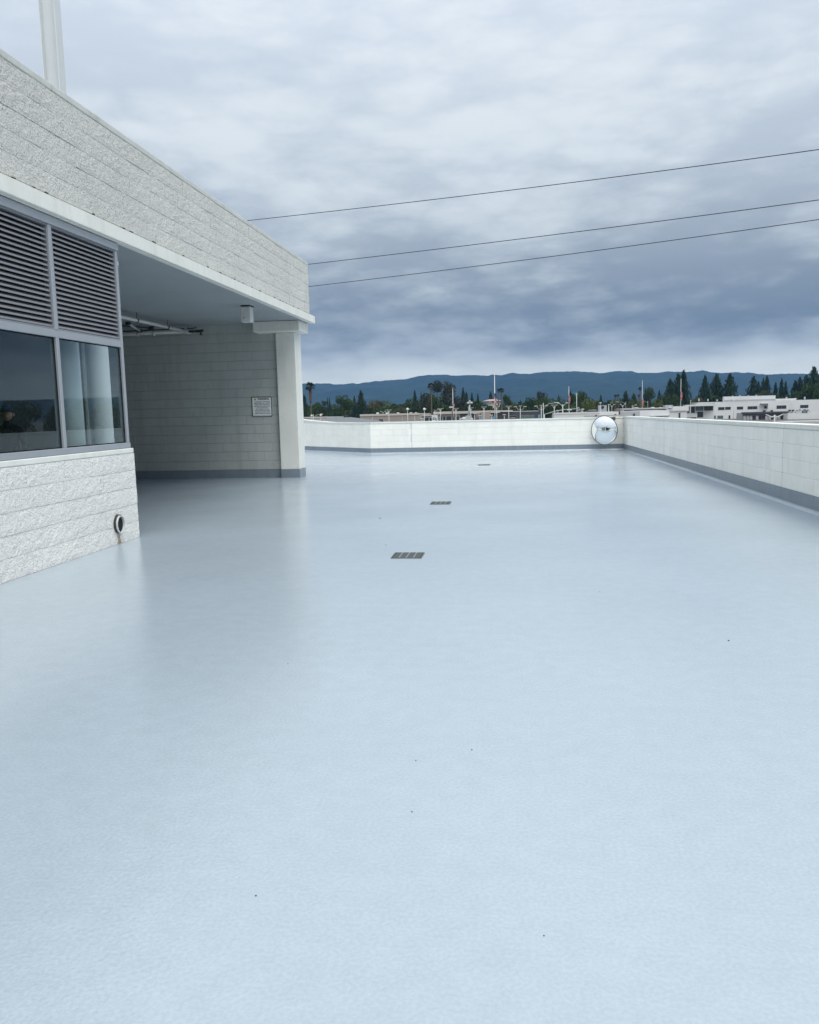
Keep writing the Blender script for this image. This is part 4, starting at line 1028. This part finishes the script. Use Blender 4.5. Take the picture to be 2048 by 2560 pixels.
# traffic signal mast arm
t = thing('traffic_signal', 'long curved traffic signal arm crossing behind the lamps at the white roof', 'traffic signal', at(1360, 1040, 200)); o_ = t.location.copy(); t.location.z = GZ; 
mb = MB(); mb.tube([at(1361, 1036, 200), at(1385, 1029, 200), at(1410, 1024, 200), at(1447, 1021.5, 200)], [.11, .1, .09, .07], n=8); mb.build('mast_arm', M['lampgrey'], t, world=True, smooth=True)
mb = MB(); q = at(1361, 1036, 200); mb.tube([(q.x, q.y, GZ), (q.x, q.y, q.z)], .14, n=8); mb.build('pole', M['lampgrey'], t, world=True, smooth=True)
q = at(1446, 1022, 200); sh = MB().box(q.x - .25, q.x + .25, q.y - .2, q.y + .2, q.z - .6, q.z + .4).build('signal_head', M['bgrey'], t, world=True)
for k_, z_ in enumerate((-.35, -.1, .15)): MB().tube([(q.x, q.y - .2, q.z + z_), (q.x, q.y - .26, q.z + z_)], .09, n=8).build('lens', M['dark'], sh, world=False)
for ch in sh.children: ch.parent = sh

# flagpoles
def flagpole(px, py0, py1, Y, lab, flag=None, w=.13):
    a = at(px, py0, Y); t = thing('flagpole', lab, 'flagpole', (a.x, a.y, GZ), 0, 'flagpoles in the town'); h = a.z - GZ
    MB().tube([(0, 0, 0), (0, 0, h)], [w * 1.4, w * .7], n=8).build('pole', M['lampwhite'], t, smooth=True)
    MB().ball((0, 0, h + w), w * 1.3, 8, 6).build('finial', M['lampwhite'], t, smooth=True)
    if flag:
        f0, f1, wpx, us = flag; z1 = at(px, f0, Y).z - GZ; z0 = at(px, f1, Y).z - GZ; wd_ = wpx * Y / F
        n = 14; mb = MB(); rr = random.Random(int(px))
        rows = []
        for j in range(n + 1):
            z_ = z1 + (z0 - z1) * j / n; ww = wd_ * (.55 + .45 * math.sin(math.pi * min(1, (j + 1.5) / n)))
            b = len(mb.v)
            for i in range(7):
                u_ = i / 6; mb.v.append((.05 + ww * (u_ - .25), -.14 - .14 * math.sin(u_ * 9 + j * .5), z_ - .25 * u_ * (z1 - z0) / n * 2))
            rows.append(b)
        for j in range(n):
            for i in range(6):
                mb.cur = (2 if (us and j < n * .35) else ((j + i) % 3 != 0 and (j + i // 2) % 2)) if us else (0 if (j + i) % 4 else 1)
                mb.cur = int(mb.cur); mb.add([(rows[j] + i, rows[j] + i + 1, rows[j+1] + i + 1, rows[j+1] + i)])
        mb.build('flag', [M['red'], M['flagwhite'], M['flagblue']], t, smooth=True)
flagpole(1236.5, 938, 1052, 235, 'tallest white flagpole with drooping striped red, white and blue flag', (983, 1018, 5.5, True), .12)
flagpole(1132, 973, 1050, 250, 'white flagpole with small red flag bunched low, beside the leaning post', (1009, 1017, 5, False), .09)
flagpole(1422.5, 967, 1020, 280, 'slim flagpole with hanging reddish flag above the white roof wall', (988, 1010, 4.5, False), .08)
flagpole(1606.5, 952, 1015, 260, 'thin tall flagpole with red and white flag low down, right of the palms', (997, 1015, 4.5, False), .07)
flagpole(1703, 948, 1011, 300, 'flagpole with hanging pinkish flag in front of the narrow redwood', (979, 1001, 4.5, False), .08)
t = thing('utility_pole', 'plain pale pole without flag right of the slim flagpole', 'pole', (at(1442, 983, 290).x, 290, GZ))
MB().tube([(0, 0, 0), (0, 0, at(1442, 983, 290).z - GZ)], [.16, .12], n=8).build('pole', M['lampgrey'], t, smooth=True); MB().box(-.5, .5, -.06, .06, 12.2, 12.3).build('crossarm', M['lampgrey'], t)
# hooded monument and leaning post
a = at(1172, 1050, 205); c = at(1174.5, 1006, 205)
t = thing('monument', 'grey hooded monument on a slender shaft standing above the parapet', 'monument', (a.x, 205, GZ))
MB().box(a.x - .7, a.x + .7, 204.4, 205.6, GZ, at(1172, 1039, 205).z).build('plinth', M['bgrey'], t, world=True)
MB().tube([(a.x, 205, at(1170, 1040, 205).z), (c.x, 205, at(1174, 1012, 205).z)], [.3, .2], n=8).build('shaft', M['bgrey'], t, world=True, smooth=True)
hh = MB(); hh.ball((c.x - .35, 205, c.z - .15), .42, 10, 8, .75); hh.ball((c.x + .35, 205, c.z - .15), .42, 10, 8, .75); hh.ball((c.x, 205, c.z + .25), .28, 10, 8, .9)
hh.build('hood', M['bgrey'], t, world=True, smooth=True)
a, c = at(1133, 1052, 214), at(1130, 1019, 214)
t = thing('leaning_post', 'dark leaning wooden post with white lamp head beside the second flagpole', 'post', (a.x, 214, GZ))
MB().tube([(a.x, 214, GZ), (a.x, 214, a.z), tuple(c)], [.2, .18, .12], n=8).build('post', M['bark'], t, world=True, smooth=True)
MB().box(c.x - .65, c.x + .45, 213.7, 214.3, c.z, c.z + .3).build('lamp_head', M['lampwhite'], t, world=True)

# signs
a, c = at(1079.5, 1037.5, 195), at(1094.5, 1054, 195)
t = thing('logo_sign', 'white square sign with black winged emblem just above the parapet', 'sign', ((a.x + c.x)/2, 195, GZ))
B(t, 'panel', M['lampwhite'], a.x, c.x, 195, 195.4, c.z, a.z); B(t, 'post', M['lampgrey'], (a.x + c.x)/2 - .1, (a.x + c.x)/2 + .1, 195.05, 195.3, GZ, c.z)
w_, h_ = c.x - a.x, a.z - c.z
mb = MB()
for off, k_ in ((0, 1), (-.22, .9)):
    for (u0, v0), (u1, v1), (u2, v2) in (((.12, .52), (.30, .70), (.52, .60)), ((.52, .60), (.72, .55), (.88, .36))):
        n_ = 6; top = []; bot = []
        for i in range(n_ + 1):
            s_ = i / n_; uu = (1-s_)**2*u0 + 2*s_*(1-s_)*u1 + s_*s_*u2; vv = (1-s_)**2*v0 + 2*s_*(1-s_)*v1 + s_*s_*v2
            th = .045 * math.sin(math.pi * (s_ * .8 + .1)) + .01
            top.append((a.x + uu * w_, 194.97, a.z - (vv * -1 + 1.0 - off * 0 + .0) * h_ * 1.0 + off * h_ + .0)); bot.append((a.x + uu * w_, 194.97, top[-1][2] - th * 2 * h_))
        for i in range(n_): mb.poly([top[i], top[i+1], bot[i+1], bot[i]])
mb.build('emblem', M['signblack'], t, world=True)
a, c = at(1497, 1013.5, 150), at(1517, 1029.5, 150)
t = thing('emblem_sign', 'pale grey block sign with dark round emblem above the white roof wall', 'sign', ((a.x + c.x)/2, 150, GZ))
B(t, 'panel', M['bgrey'], a.x, c.x, 150, 151.5, GZ, a.z); cc = at(1507, 1018, 149.95); Re = 4.3 * 150 / F
mb = MB()
for k_ in range(7):
    a_ = math.pi * 2 * k_ / 7 + .3; mb.poly([(cc.x + Re * r_ * math.cos(a_ + d_), 149.93 - .001 * k_, cc.z + Re * r_ * math.sin(a_ + d_)) for r_, d_ in ((.15, 0), (.75, -.36), (1, 0), (.75, .36))])
mb.build('emblem', M['flagblue'], t, world=True); mb = MB(); mb.poly([(cc.x + Re * .72 * math.cos(2*math.pi*k_/16), 149.96, cc.z + Re * .72 * math.sin(2*math.pi*k_/16)) for k_ in range(16)]); mb.build('emblem_disc', M['dkfac'], t, world=True)
# light blue panels
for px, py, w, h, lab in ((1095.5, 1045.5, 3.5, 7, 'light blue panel against the right edge of the logo sign'), (1015.5, 1052, 5, 5, 'small light blue panel before the beige store'), (1202, 1043.5, 4.5, 8, 'light blue panel left of the entrance block'),
                     (1233, 1041, 4.8, 9, 'light blue panel touching the tall flagpole'), (1348, 1036.5, 4.5, 8.5, 'light blue panel at the foot of the multi-headed lamp'), (1382.5, 1039, 5, 5.5, 'light blue panel at the left end of the white roof wall')):
    a = at(px, py, 205); s_ = 205 / F
    t = thing('banner_sign', lab, 'sign', (a.x, 205, GZ), 0, 'light blue panels along the car lots')
    MB().box(-w*s_/2, w*s_/2, -.1, .1, a.z - GZ - h * s_, a.z - GZ).build('panel', M['blue'], t); MB().tube([(0, .15, 0), (0, .15, a.z - GZ)], .06, n=6).build('post', M['lampgrey'], t)

# parked cars
def car(x, y, z, rz, paint, lab, name='parked_car', grp='parked cars beyond the parapet'):
    t = thing(name, lab, 'car', (x, y, z), rz, grp)
    L_, W_ = 4.5, 1.8
    side = [(-2.2, .35), (-2.25, .75), (-1.95, .95), (-1.5, 1.0), (-.75, 1.42), (.75, 1.45), (1.35, 1.02), (2.0, .92), (2.25, .7), (2.22, .35)]
    mb = MB(); k = len(side)
    for yy in (-.9, .9): mb.v += [(a, yy * (1 if b2 < 1.05 else .78), b2) for a, b2 in side]
    mb.add([tuple(range(k)), tuple(reversed(range(k, 2*k)))] + [(i, (i+1) % k, k + (i+1) % k, k + i) for i in range(k)])
    mb.build('body', paint, t)
    for s in (-1, 1):
        mb = MB(); mb.poly([(-1.35, s * .87, 1.04), (-.72, s * .73, 1.38), (.68, s * .73, 1.40), (1.2, s * .87, 1.05)]); mb.build('side_window', M['glassdark'], t)
        for xx in (-1.4, 1.4):
            w = MB().tube([(xx, s * .7, .33), (xx, s * .93, .33)], .33, n=14).build('wheel', M['rubber'], t); MB().tube([(xx, s * .93, .33), (xx, s * .94, .33)], .19, n=10).build('rim', M['alu'], w)
    for xa, xb, za, zb in ((-1.47, -.80, 1.03, 1.41), (1.32, .80, 1.06, 1.43)):
        mb = MB(); mb.poly([(xa * 1.01, -.75, za), (xa * 1.01, .75, za), (xb * 1.01, .66, zb), (xb * 1.01, -.66, zb)]); mb.build('windscreen', M['glassdark'], t)
    return t
for i, (px, py, Y, pt, lab) in enumerate(((1751, 1043.5, 330, 'carwhite', 'white car parked before the glass pavilion'), (1781, 1045.5, 320, 'carwhite', 'white car parked left of the office lower windows'), (1797, 1045, 325, 'carwhite', 'white car parked under the office lower windows'),
                       (1786, 1048.6, 290, 'cardark', 'dark car roof left of the office door, nearest the parapet'), (1822, 1048.7, 290, 'cardark', 'dark car roof in front of the office door'), (1838, 1049.7, 285, 'carwhite', 'pale car between dark cars before the office'),
                       (1849, 1050.5, 285, 'cardark', 'dark car next to the loading dock'), (1981, 1059, 240, 'carwhite', 'white car in front of the yard shed'), (1482, 1023.5, 260, 'cardark', 'dark reddish car left of the emblem sign'), (1166, 1041.5, 300, 'carwhite', 'white car beside the monument'), (966, 1054, 250, 'carwhite', 'white car near the beige store doorway'), (917, 1054.5, 250, 'carwhite', 'white car roof right of the hip roof'))):
    p = at(px, py, Y); car(p.x, p.y, GZ if p.z - 1.45 < GZ + 1.2 else p.z - 1.45, rnd.uniform(-.4, .4), M[pt], lab)

# ------------------------------------------------------------------ trees
def leafcloud(name, pts, m, seed):
    r = random.Random(seed); mb = MB()
    rad = sorted(math.hypot(p[0], p[1]) for p, s in pts)[int(len(pts) * .955)]; zs = sorted(p[2] for p, s in pts); za, zb_ = zs[0], zs[-1]
    pts = [((p[0] / rad, p[1] / rad, (p[2] - za) / (zb_ - za)), s * 1.15) for p, s in pts]
    for p, s in pts:
        a = Vector((r.gauss(0, 1), r.gauss(0, 1), r.gauss(0, 1))).normalized(); bv = a.orthogonal().normalized(); bv.rotate(Matrix.Rotation(r.uniform(0, 6.28), 3, a)); c = a.cross(bv)
        p = Vector(p); s1, s2 = s * r.uniform(.7, 1.2), s * r.uniform(.5, .9)
        mb.poly([p - bv*s1, p - c*s2, p + bv*s1, p + c*s2])
    return mb.mesh(name, m)
def crown_conifer(seed, m):
    r = random.Random(seed); pts = []; nl = 17
    for k in range(nl):
        t = (k + .5) / nl; R = (1 - t) ** .55 * (.85 + .3 * r.random()) * (.6 + .4 * min(1, t * 5))
        nb = int(6 + 10 * (1 - t)); a0 = r.random() * 6
        for j in range(nb):
            a = a0 + j * 6.283 / nb + r.uniform(-.25, .25); Rb = R * r.uniform(.65, 1.12)
            for q in range(9):
                u = (q + r.random()) / 9
                pts.append(((Rb * u * math.cos(a) + r.gauss(0, .035), Rb * u * math.sin(a) + r.gauss(0, .035), t + .04 - .055 * u + r.gauss(0, .012)), .075 * (1.15 - .5 * t)))
    pts.append(((0, 0, 1.0), .04))
    return leafcloud('crown', [((p[0], p[1], p[2]), s) for p, s in pts], m, seed)
def crown_broad(seed, m, nblob=11, airy=1.0, n=1500):
    r = random.Random(seed); bl_ = []
    for i in range(nblob):
        a = r.uniform(0, 6.28); d = r.uniform(0, .62); z = r.uniform(.22, .82)
        bl_.append((Vector((d * math.cos(a) * (1.2 - z * .5), d * math.sin(a) * (1.2 - z * .5), z)), r.uniform(.16, .34)))
    pts = []
    for i in range(n):
        c, R = bl_[r.randrange(nblob)]; v = Vector((r.gauss(0, 1), r.gauss(0, 1), r.gauss(0, 1))).normalized() * R * (r.uniform(.55, 1.05) ** .6)
        p = c + Vector((v.x * 1.5, v.y * 1.5, v.z * .8)); pts.append((tuple(p), .055 * airy))
    return leafcloud('crown', pts, m, seed)
def crown_cypress(seed, m):
    r = random.Random(seed); pts = []
    for i in range(700):
        t = r.random(); R = (math.sin(math.pi * (t * .9 + .08)) ** .6) * (.8 + .2 * r.random()); a = r.uniform(0, 6.28)
        pts.append(((R * math.cos(a), R * math.sin(a), t), .09 if t < .9 else .05))
    return leafcloud('crown', pts, m, seed)
def crown_palm(seed, m):
    r = random.Random(seed); mb = MB()
    for i in range(60):
        a = r.uniform(0, 6.28); el = r.uniform(-.75, 1.2); Lf = r.uniform(.75, 1.05); d = Vector((math.cos(a) * math.cos(el), math.sin(a) * math.cos(el), math.sin(el)))
        sd_ = Vector((-math.sin(a), math.cos(a), 0)); up_ = d.cross(sd_)
        base = d * Lf * .45
        for k in range(9):      # fan of leaflets at the end of each stalk
            f_ = (k - 4) / 4; dd = (d + sd_ * f_ * .75 - up_ * 0.0 + Vector((0, 0, -.22 * abs(f_)))).normalized()
            tip = base + dd * Lf * .55; w = dd.cross(up_).normalized() * .05
            mb.poly([base, base + dd * Lf * .3 + w, tip + Vector((0, 0, -.06)), base + dd * Lf * .3 - w])
        mb.poly([Vector((0, 0, 0)), base + sd_ * .015, base - sd_ * .015])
    return mb.mesh('crown', m)
KM = {
 'conifer': [crown_conifer(s, M['conif']) for s in (1, 2, 3)],
 'broad': [crown_broad(s, M['leaf']) for s in (11, 12, 13)],
 'olive': [crown_broad(s, M['olive']) for s in (21, 22)],
 'lime': [crown_broad(s, M['lime']) for s in (31, 32)],
 'euc': [crown_broad(s, M['euc'], 15, .95, 1500) for s in (41, 42)],
 'cypress': [crown_cypress(51, M['conif'])],
 'palm': [crown_palm(s, M['frond']) for s in (61, 62, 63)]}
def trunk_mesh(r0, r1, lean=0):
    mb = MB(); mb.tube([(0, 0, 0), (.0, 0, .35), (0, 0, .7), (0, 0, 1)], [r0, r0 * .7 + r1 * .3, r0 * .35 + r1 * .65, r1], n=8); return mb.mesh('trunk', M['bark'], True)
TR = trunk_mesh(.45, .12); PT = trunk_mesh(.34, .2)
limb = MB()
for k in range(5):
    a = k * 1.256; limb.tube([(0, 0, 0), (.5 * math.cos(a), .5 * math.sin(a), .35), (.9 * math.cos(a), .9 * math.sin(a), .8)], [.06, .04, .015], n=5)
LM = limb.mesh('limbs', M['bark'], True)
tcount = 0
def tree(kind, px, py, Y, wpx, lab, z0f=None, skirt=False, grp='trees in the town'):
    global tcount; tcount += 1
    p = at(px, py, Y); h = p.z - GZ; R = wpx * Y / F / 2
    nm = {'conifer': 'conifer_tree', 'broad': 'broadleaf_tree', 'olive': 'olive_green_tree', 'lime': 'yellow_green_tree', 'euc': 'eucalyptus_tree', 'cypress': 'cypress_tree', 'palm': 'palm_tree'}[kind]
    t = thing(nm, lab, 'palm tree' if kind == 'palm' else 'tree', (p.x, Y, GZ), 0, grp)
    me = KM[kind][tcount % len(KM[kind])]
    if kind == 'palm':
        hc_ = h - R * .75
        link('crown', me, t, loc=(0, 0, hc_), rot=(0, 0, rnd.uniform(0, 6)), scale=(R, R, R * .95))
        link('trunk', PT, t, scale=(1, 1, hc_))
        if skirt:
            s_ = MB(); s_.tube([(0, 0, hc_ - R * .15), (0, 0, hc_ - R * .9), (0, 0, hc_ - R * 2.3), (0, 0, hc_ - R * 2.6)], [R * .16, R * .26, R * .2, R * .12], n=10); s_.build('dead_frond_skirt', M['skirt'], t, smooth=True)
    else:
        zb = h * (.12 if z0f is None else z0f)
        if kind == 'cypress': zb = 0.3
        cz = h - zb
        if kind in ('broad', 'olive', 'lime', 'euc'): cz = min(h - zb, R * 2.1); zb = h - cz; sc_ = (R, R, cz)
        else: sc_ = (R, R, cz)
        link('crown', me, t, loc=(0, 0, zb), rot=(0, 0, rnd.uniform(0, 6)), scale=sc_)
        link('trunk', TR, t, scale=(max(.6, R * .12),) * 2 + (h * .8,))
        if kind in ('broad', 'olive', 'lime', 'euc'): link('limbs', LM, t, loc=(0, 0, zb * .8), scale=(R * .6, R * .6, cz * .7))
TREES = [
 ('palm', 775, 955, 330, 31, 'tall fan palm with reddish dead skirt beside the pillar'),
 ('palm', 1078, 956, 340, 22, 'fan palm left of the tall dark eucalyptus group'),
 ('palm', 1254, 969, 340, 18, 'fan palm just right of the tallest flagpole'),
 ('palm', 1246, 971, 380, 10, 'small palm tuft between flagpole and fan palm'),
 ('palm', 1539, 986, 420, 9, 'left one of the twin round-headed palms'),
 ('palm', 1545.5, 985, 430, 9, 'right one of the twin round-headed palms'),
 ('palm', 1601, 967, 360, 12, 'tall palm just left of the thin fourth flagpole'),
 ('palm', 1598, 986, 400, 8, 'short palm below the tall one by the fourth flagpole'),
 ('conifer', 760, 988, 400, 26, 'dark conifer half hidden behind the pillar edge'),
 ('broad', 797, 1005, 390, 46, 'rounded green tree right of the skirted palm'),
 ('broad', 811, 1001, 430, 14, 'small round treetop left of the two thin cypresses'),
 ('cypress', 818.5, 995, 370, 5, 'left one of two thin dark cypresses'),
 ('cypress', 823.5, 994, 372, 5, 'right one of two thin dark cypresses'),
 ('broad', 840, 1010, 410, 40, 'low dark green tree right of the thin cypresses'),
 ('broad', 858, 988, 400, 38, 'tall rounded dark green tree left of the ragged pine'),
 ('broad', 876, 996, 420, 30, 'dark green tree merging with the ragged pine, left side'),
 ('conifer', 886, 990, 430, 18, 'pointed dark treetop directly left of the ragged pine'),
 ('conifer', 902, 977, 380, 30, 'ragged pine with drooping boughs above the store'),
 ('conifer', 902, 1002, 385, 60, 'wide dark conifer skirt below the ragged pine'),
 ('olive', 935, 1002, 440, 50, 'olive green rounded tree right of the ragged pine'),
 ('olive', 948, 1001, 460, 34, 'olive treetop at the dip before the hills'),
 ('broad', 985, 1010, 460, 60, 'low green trees mass right of the olive tree'),
 ('broad', 1010, 1007, 430, 52, 'mid green rounded tree left of the pointed conifer'),
 ('broad', 965, 1016, 400, 56, 'dark low tree behind the faint twin lamp'),
 ('conifer', 1037, 975, 420, 17, 'narrow pointed conifer standing left of the palm and eucalyptus'),
 ('broad', 1036, 996, 410, 44, 'dark green bushy tree at the foot of the pointed conifer'),
 ('conifer', 1053, 978, 460, 7, 'small sharp conifer tip left of the palm trunk, left one'),
 ('conifer', 1060, 978, 465, 7, 'small sharp conifer tip left of the palm trunk, right one'),
 ('euc', 1066, 982, 400, 48, 'brownish grey eucalyptus around the palm trunk'),
 ('euc', 1092, 950, 400, 32, 'tallest dark eucalyptus right of the palm crown'),
 ('broad', 1086, 985, 390, 50, 'dark green tree below the tallest eucalyptus'),
 ('euc', 1122, 953, 410, 42, 'airy eucalyptus behind the second flagpole'),
 ('euc', 1110, 985, 395, 56, 'dusky eucalyptus filling between two flagpoles'),
 ('broad', 1110, 1008, 385, 70, 'dark low tree behind the logo sign and lamp'),
 ('conifer', 1158, 970, 420, 20, 'dark feathery conifer right of the airy eucalyptus'),
 ('conifer', 1166, 980, 430, 16, 'feathery conifer with rounded top right of its taller neighbour'),
 ('euc', 1150, 990, 400, 40, 'grey-green tree behind the hooded monument'),
 ('conifer', 1180, 982, 440, 16, 'pale pointed conifer between dark trees left of the small spire'),
 ('conifer', 1195, 984, 430, 11, 'sharp little spire conifer left of the tall flagpole'),
 ('broad', 1185, 1002, 400, 62, 'dark green tree mass right of the hooded monument'),
 ('broad', 1215, 1010, 400, 56, 'green tree below the pink-roofed house'),
 ('conifer', 1227, 980, 640, 20, 'broad pointed conifer standing behind the pink-roofed house'),
 ('broad', 1267, 986, 420, 28, 'round dark tree right of the fan palm trunk'),
 ('broad', 1290, 1004, 430, 50, 'bushy green tree between the palm and dark showroom'),
 ('olive', 1278, 1010, 420, 40, 'yellowish green tree below the round dark tree'),
 ('broad', 1250, 1015, 390, 40, 'dark low tree right of the tall flagpole base'),
 ('conifer', 1302, 1000, 520, 12, 'tiny pointed treetop left of the rounded wood'),
 ('broad', 1325, 994, 440, 36, 'rounded green tree behind the dark showroom wing'),
 ('euc', 1354, 978, 470, 26, 'pale thin-topped tree behind the multi-headed lamp'),
 ('broad', 1360, 992, 420, 64, 'big dark green tree mass behind the curved-arm lamp'),
 ('broad', 1385, 996, 430, 50, 'dark rounded tree right of the curved-arm lamp'),
 ('conifer', 1397, 988, 440, 14, 'slight pointed treetop left of the slim flagpole'),
 ('broad', 1330, 1012, 380, 60, 'low dark trees just over the dark showroom roof'),
 ('conifer', 1427, 977, 430, 18, 'dark conifer directly behind the slim flagpole'),
 ('broad', 1437, 985, 430, 34, 'dark tree between slim flagpole and plain pole'),
 ('broad', 1455, 977, 440, 36, 'tallest dark rounded tree right of the plain pole'),
 ('lime', 1470, 998, 400, 44, 'yellow-green tree right of the plain pole'),
 ('broad', 1430, 1006, 390, 60, 'dark green tree behind the gull-armed lamp'),
 ('conifer', 1502.5, 988, 460, 15, 'small pointed conifer above the emblem sign'),
 ('olive', 1490, 1002, 430, 40, 'olive tree left of the emblem sign'),
 ('broad', 1527, 1000, 480, 34, 'low green tree between emblem sign and twin palms'),
 ('broad', 1548, 1006, 440, 50, 'low green tree under the twin palms'),
 ('conifer', 1565, 978, 430, 26, 'spiky open conifer right of the twin palms'),
 ('conifer', 1585, 983, 420, 26, 'dense conifer left of the tall palm'),
 ('lime', 1575, 999, 390, 24, 'small yellow-green tree between the two conifers'),
 ('lime', 1600, 1000, 390, 34, 'yellow-green bush under the tall palm'),
 ('conifer', 1614, 969, 460, 11, 'narrow spire conifer right of the fourth flagpole'),
 ('broad', 1625, 968, 450, 28, 'broad grey-green tree right of the narrow spire'),
 ('conifer', 1619, 985, 430, 24, 'dark conifer at the foot of the narrow spire'),
 ('lime', 1645, 998, 380, 56, 'large yellow-green spreading tree left of the redwoods'),
 ('conifer', 1649, 977, 470, 18, 'small pointed conifer left of the redwood group'),
 ('broad', 1665, 985, 440, 30, 'dark green tree at the left foot of the redwoods'),
 ('conifer', 1676, 946, 450, 34, 'leftmost and shortest of the three big redwoods'),
 ('conifer', 1696, 936, 455, 46, 'middle bulky one of the three big redwoods'),
 ('conifer', 1710, 926, 440, 34, 'tallest narrow redwood behind the pinkish flag'),
 ('broad', 1685, 985, 430, 44, 'dark undergrowth tree below the redwoods'),
 ('lime', 1728, 1000, 440, 36, 'light green tree in the gap right of the tallest redwood'),
 ('olive', 1748, 993, 470, 34, 'dusky green tree left of the office roof'),
 ('conifer', 1763, 938, 490, 32, 'first of three dark redwoods behind the office, left'),
 ('conifer', 1792, 935, 495, 44, 'second and widest of three redwoods behind the office'),
 ('conifer', 1826, 935, 490, 42, 'third redwood behind the office raised parapet'),
 ('broad', 1790, 985, 490, 90, 'dark hedge-like tree along the office roof line'),
 ('broad', 1860, 985, 520, 30, 'dark bush behind the raised parapet, in the gap'),
 ('conifer', 1885, 941, 510, 36, 'broad conifer right of the sky gap behind the office'),
 ('conifer', 1897, 953, 515, 20, 'shorter conifer leaning on the broad one behind the office'),
 ('conifer', 1909, 946, 520, 20, 'slim conifer left of the sharp-tipped conifer'),
 ('conifer', 1918.5, 940, 510, 24, 'sharp-tipped tall conifer behind the raised parapet end'),
 ('olive', 1912, 977, 490, 40, 'ochre-green bush in front of the conifers'),
 ('conifer', 1940, 956, 520, 18, 'short pointed conifer right of the ochre bush'),
 ('conifer', 1955, 946, 515, 18, 'narrow tall conifer, first of a close pair'),
 ('conifer', 1965, 952, 518, 16, 'narrow conifer, second of a close pair'),
 ('broad', 1950, 984, 500, 66, 'dark green mass below the close pair of conifers'),
 ('conifer', 1989, 951, 510, 26, 'dense conifer left of the big right-edge tree'),
 ('conifer', 2001, 942, 512, 28, 'tall dense conifer left of the big right-edge tree'),
 ('conifer', 2036, 918, 500, 52, 'highest tree, large dark conifer at the right edge'),
 ('conifer', 2016, 938, 520, 30, 'dark conifer shoulder left of the highest tree'),
 ('broad', 2025, 960, 480, 56, 'mid green rounded tree under the highest tree'),
 ('broad', 1990, 977, 480, 44, 'green rounded tree behind the office right part'),
 ('broad', 2048, 958, 470, 40, 'green tree cut by the right edge of the photo'),
 ('conifer', 2090, 925, 500, 50, 'dark conifer just outside the right edge'),
 ('olive', 1000, 1018, 380, 40, 'low brownish tree behind the beige store roof'),
 ('broad', 780, 1015, 380, 34, 'low dark tree behind the skirted palm trunk')]
TREES += [
 ('broad', 2200, 955, 300, 90, 'broad dark tree mirrored in the left window pane'),
 ('conifer', 2290, 930, 310, 60, 'dark conifer mirrored in the window glass'),
 ('broad', 2380, 950, 290, 110, 'rounded tree mirrored in the window glass beside the conifer'),
 ('broad', 2480, 938, 280, 120, 'tall rounded tree mirrored low in the window glass'),
 ('conifer', 2560, 950, 300, 60, 'second conifer mirrored in the window glass'),
 ('broad', 2680, 930, 280, 130, 'wide tree at the far side of the window reflection')]
for a in TREES: tree(*a, skirt=(1.0 if a[1] == 775 else 0))

# far-off woodland filling the valley floor: uncountable
r = random.Random(99); mb = MB()
def clump(x, y, R, H, n):
    for i in range(n):
        v = Vector((r.gauss(0, 1), r.gauss(0, 1), abs(r.gauss(0, 1)))).normalized()
        p = Vector((x + v.x * R, y + v.y * R, GZ + H * (.15 + .85 * v.z * r.uniform(.7, 1))))
        a = Vector((r.gauss(0, 1), r.gauss(0, 1), r.gauss(0, .7))).normalized(); b_ = a.orthogonal().normalized(); c_ = a.cross(b_); s = R * .3
        mb.poly([p - b_*s, p - c_*s*.7, p + b_*s, p + c_*s*.7])
for i in range(620):
    Y_ = r.uniform(540, 2600); px = r.uniform(600, 2250); p = at(px, 1010, Y_); H = r.uniform(9, 15) * (1 if Y_ < 1200 else 1.15)
    clump(p.x, Y_, r.uniform(5, 9) * (1 if Y_ < 1200 else 1.8), H, 60)
tag(mb.build('woodland', M['leaf']), label='far-off belt of town trees below the hills', kind='stuff')
mb = MB()
for i in range(150):
    px = r.uniform(740, 1700); Y_ = r.uniform(440, 520); p = at(px, 1010, Y_); clump(p.x, Y_, r.uniform(4, 7), r.uniform(7, 11), 60)
tag(mb.build('undergrowth', M['leaf']), label='low mass of dark shrubs filling between the town trees', kind='stuff')

# ------------------------------------------------------------------ haze
hz = MB().box(-9000, 9000, -60, 8500, GZ - 1.0, 520).build('haze', None or [], None) if False else None
mb = MB(); mb.box(-9000, 9000, -60, 8500, GZ - 1.0, 520)
mv = bpy.data.materials.new('haze_air'); mv.use_nodes = True; t_ = mv.node_tree; t_.nodes.clear()
o_ = t_.nodes.new('ShaderNodeOutputMaterial'); pv = t_.nodes.new('ShaderNodeVolumePrincipled')
pv.inputs['Color'].default_value = (0.17, 0.38, 0.80, 1); pv.inputs['Density'].default_value = 0.000065; pv.inputs['Anisotropy'].default_value = 0.0
t_.links.new(pv.outputs[0], o_.inputs['Volume'])
tag(mb.build('haze', mv), label='blue distance haze over the town and hills', kind='stuff')
print('objects', len(bpy.data.objects))
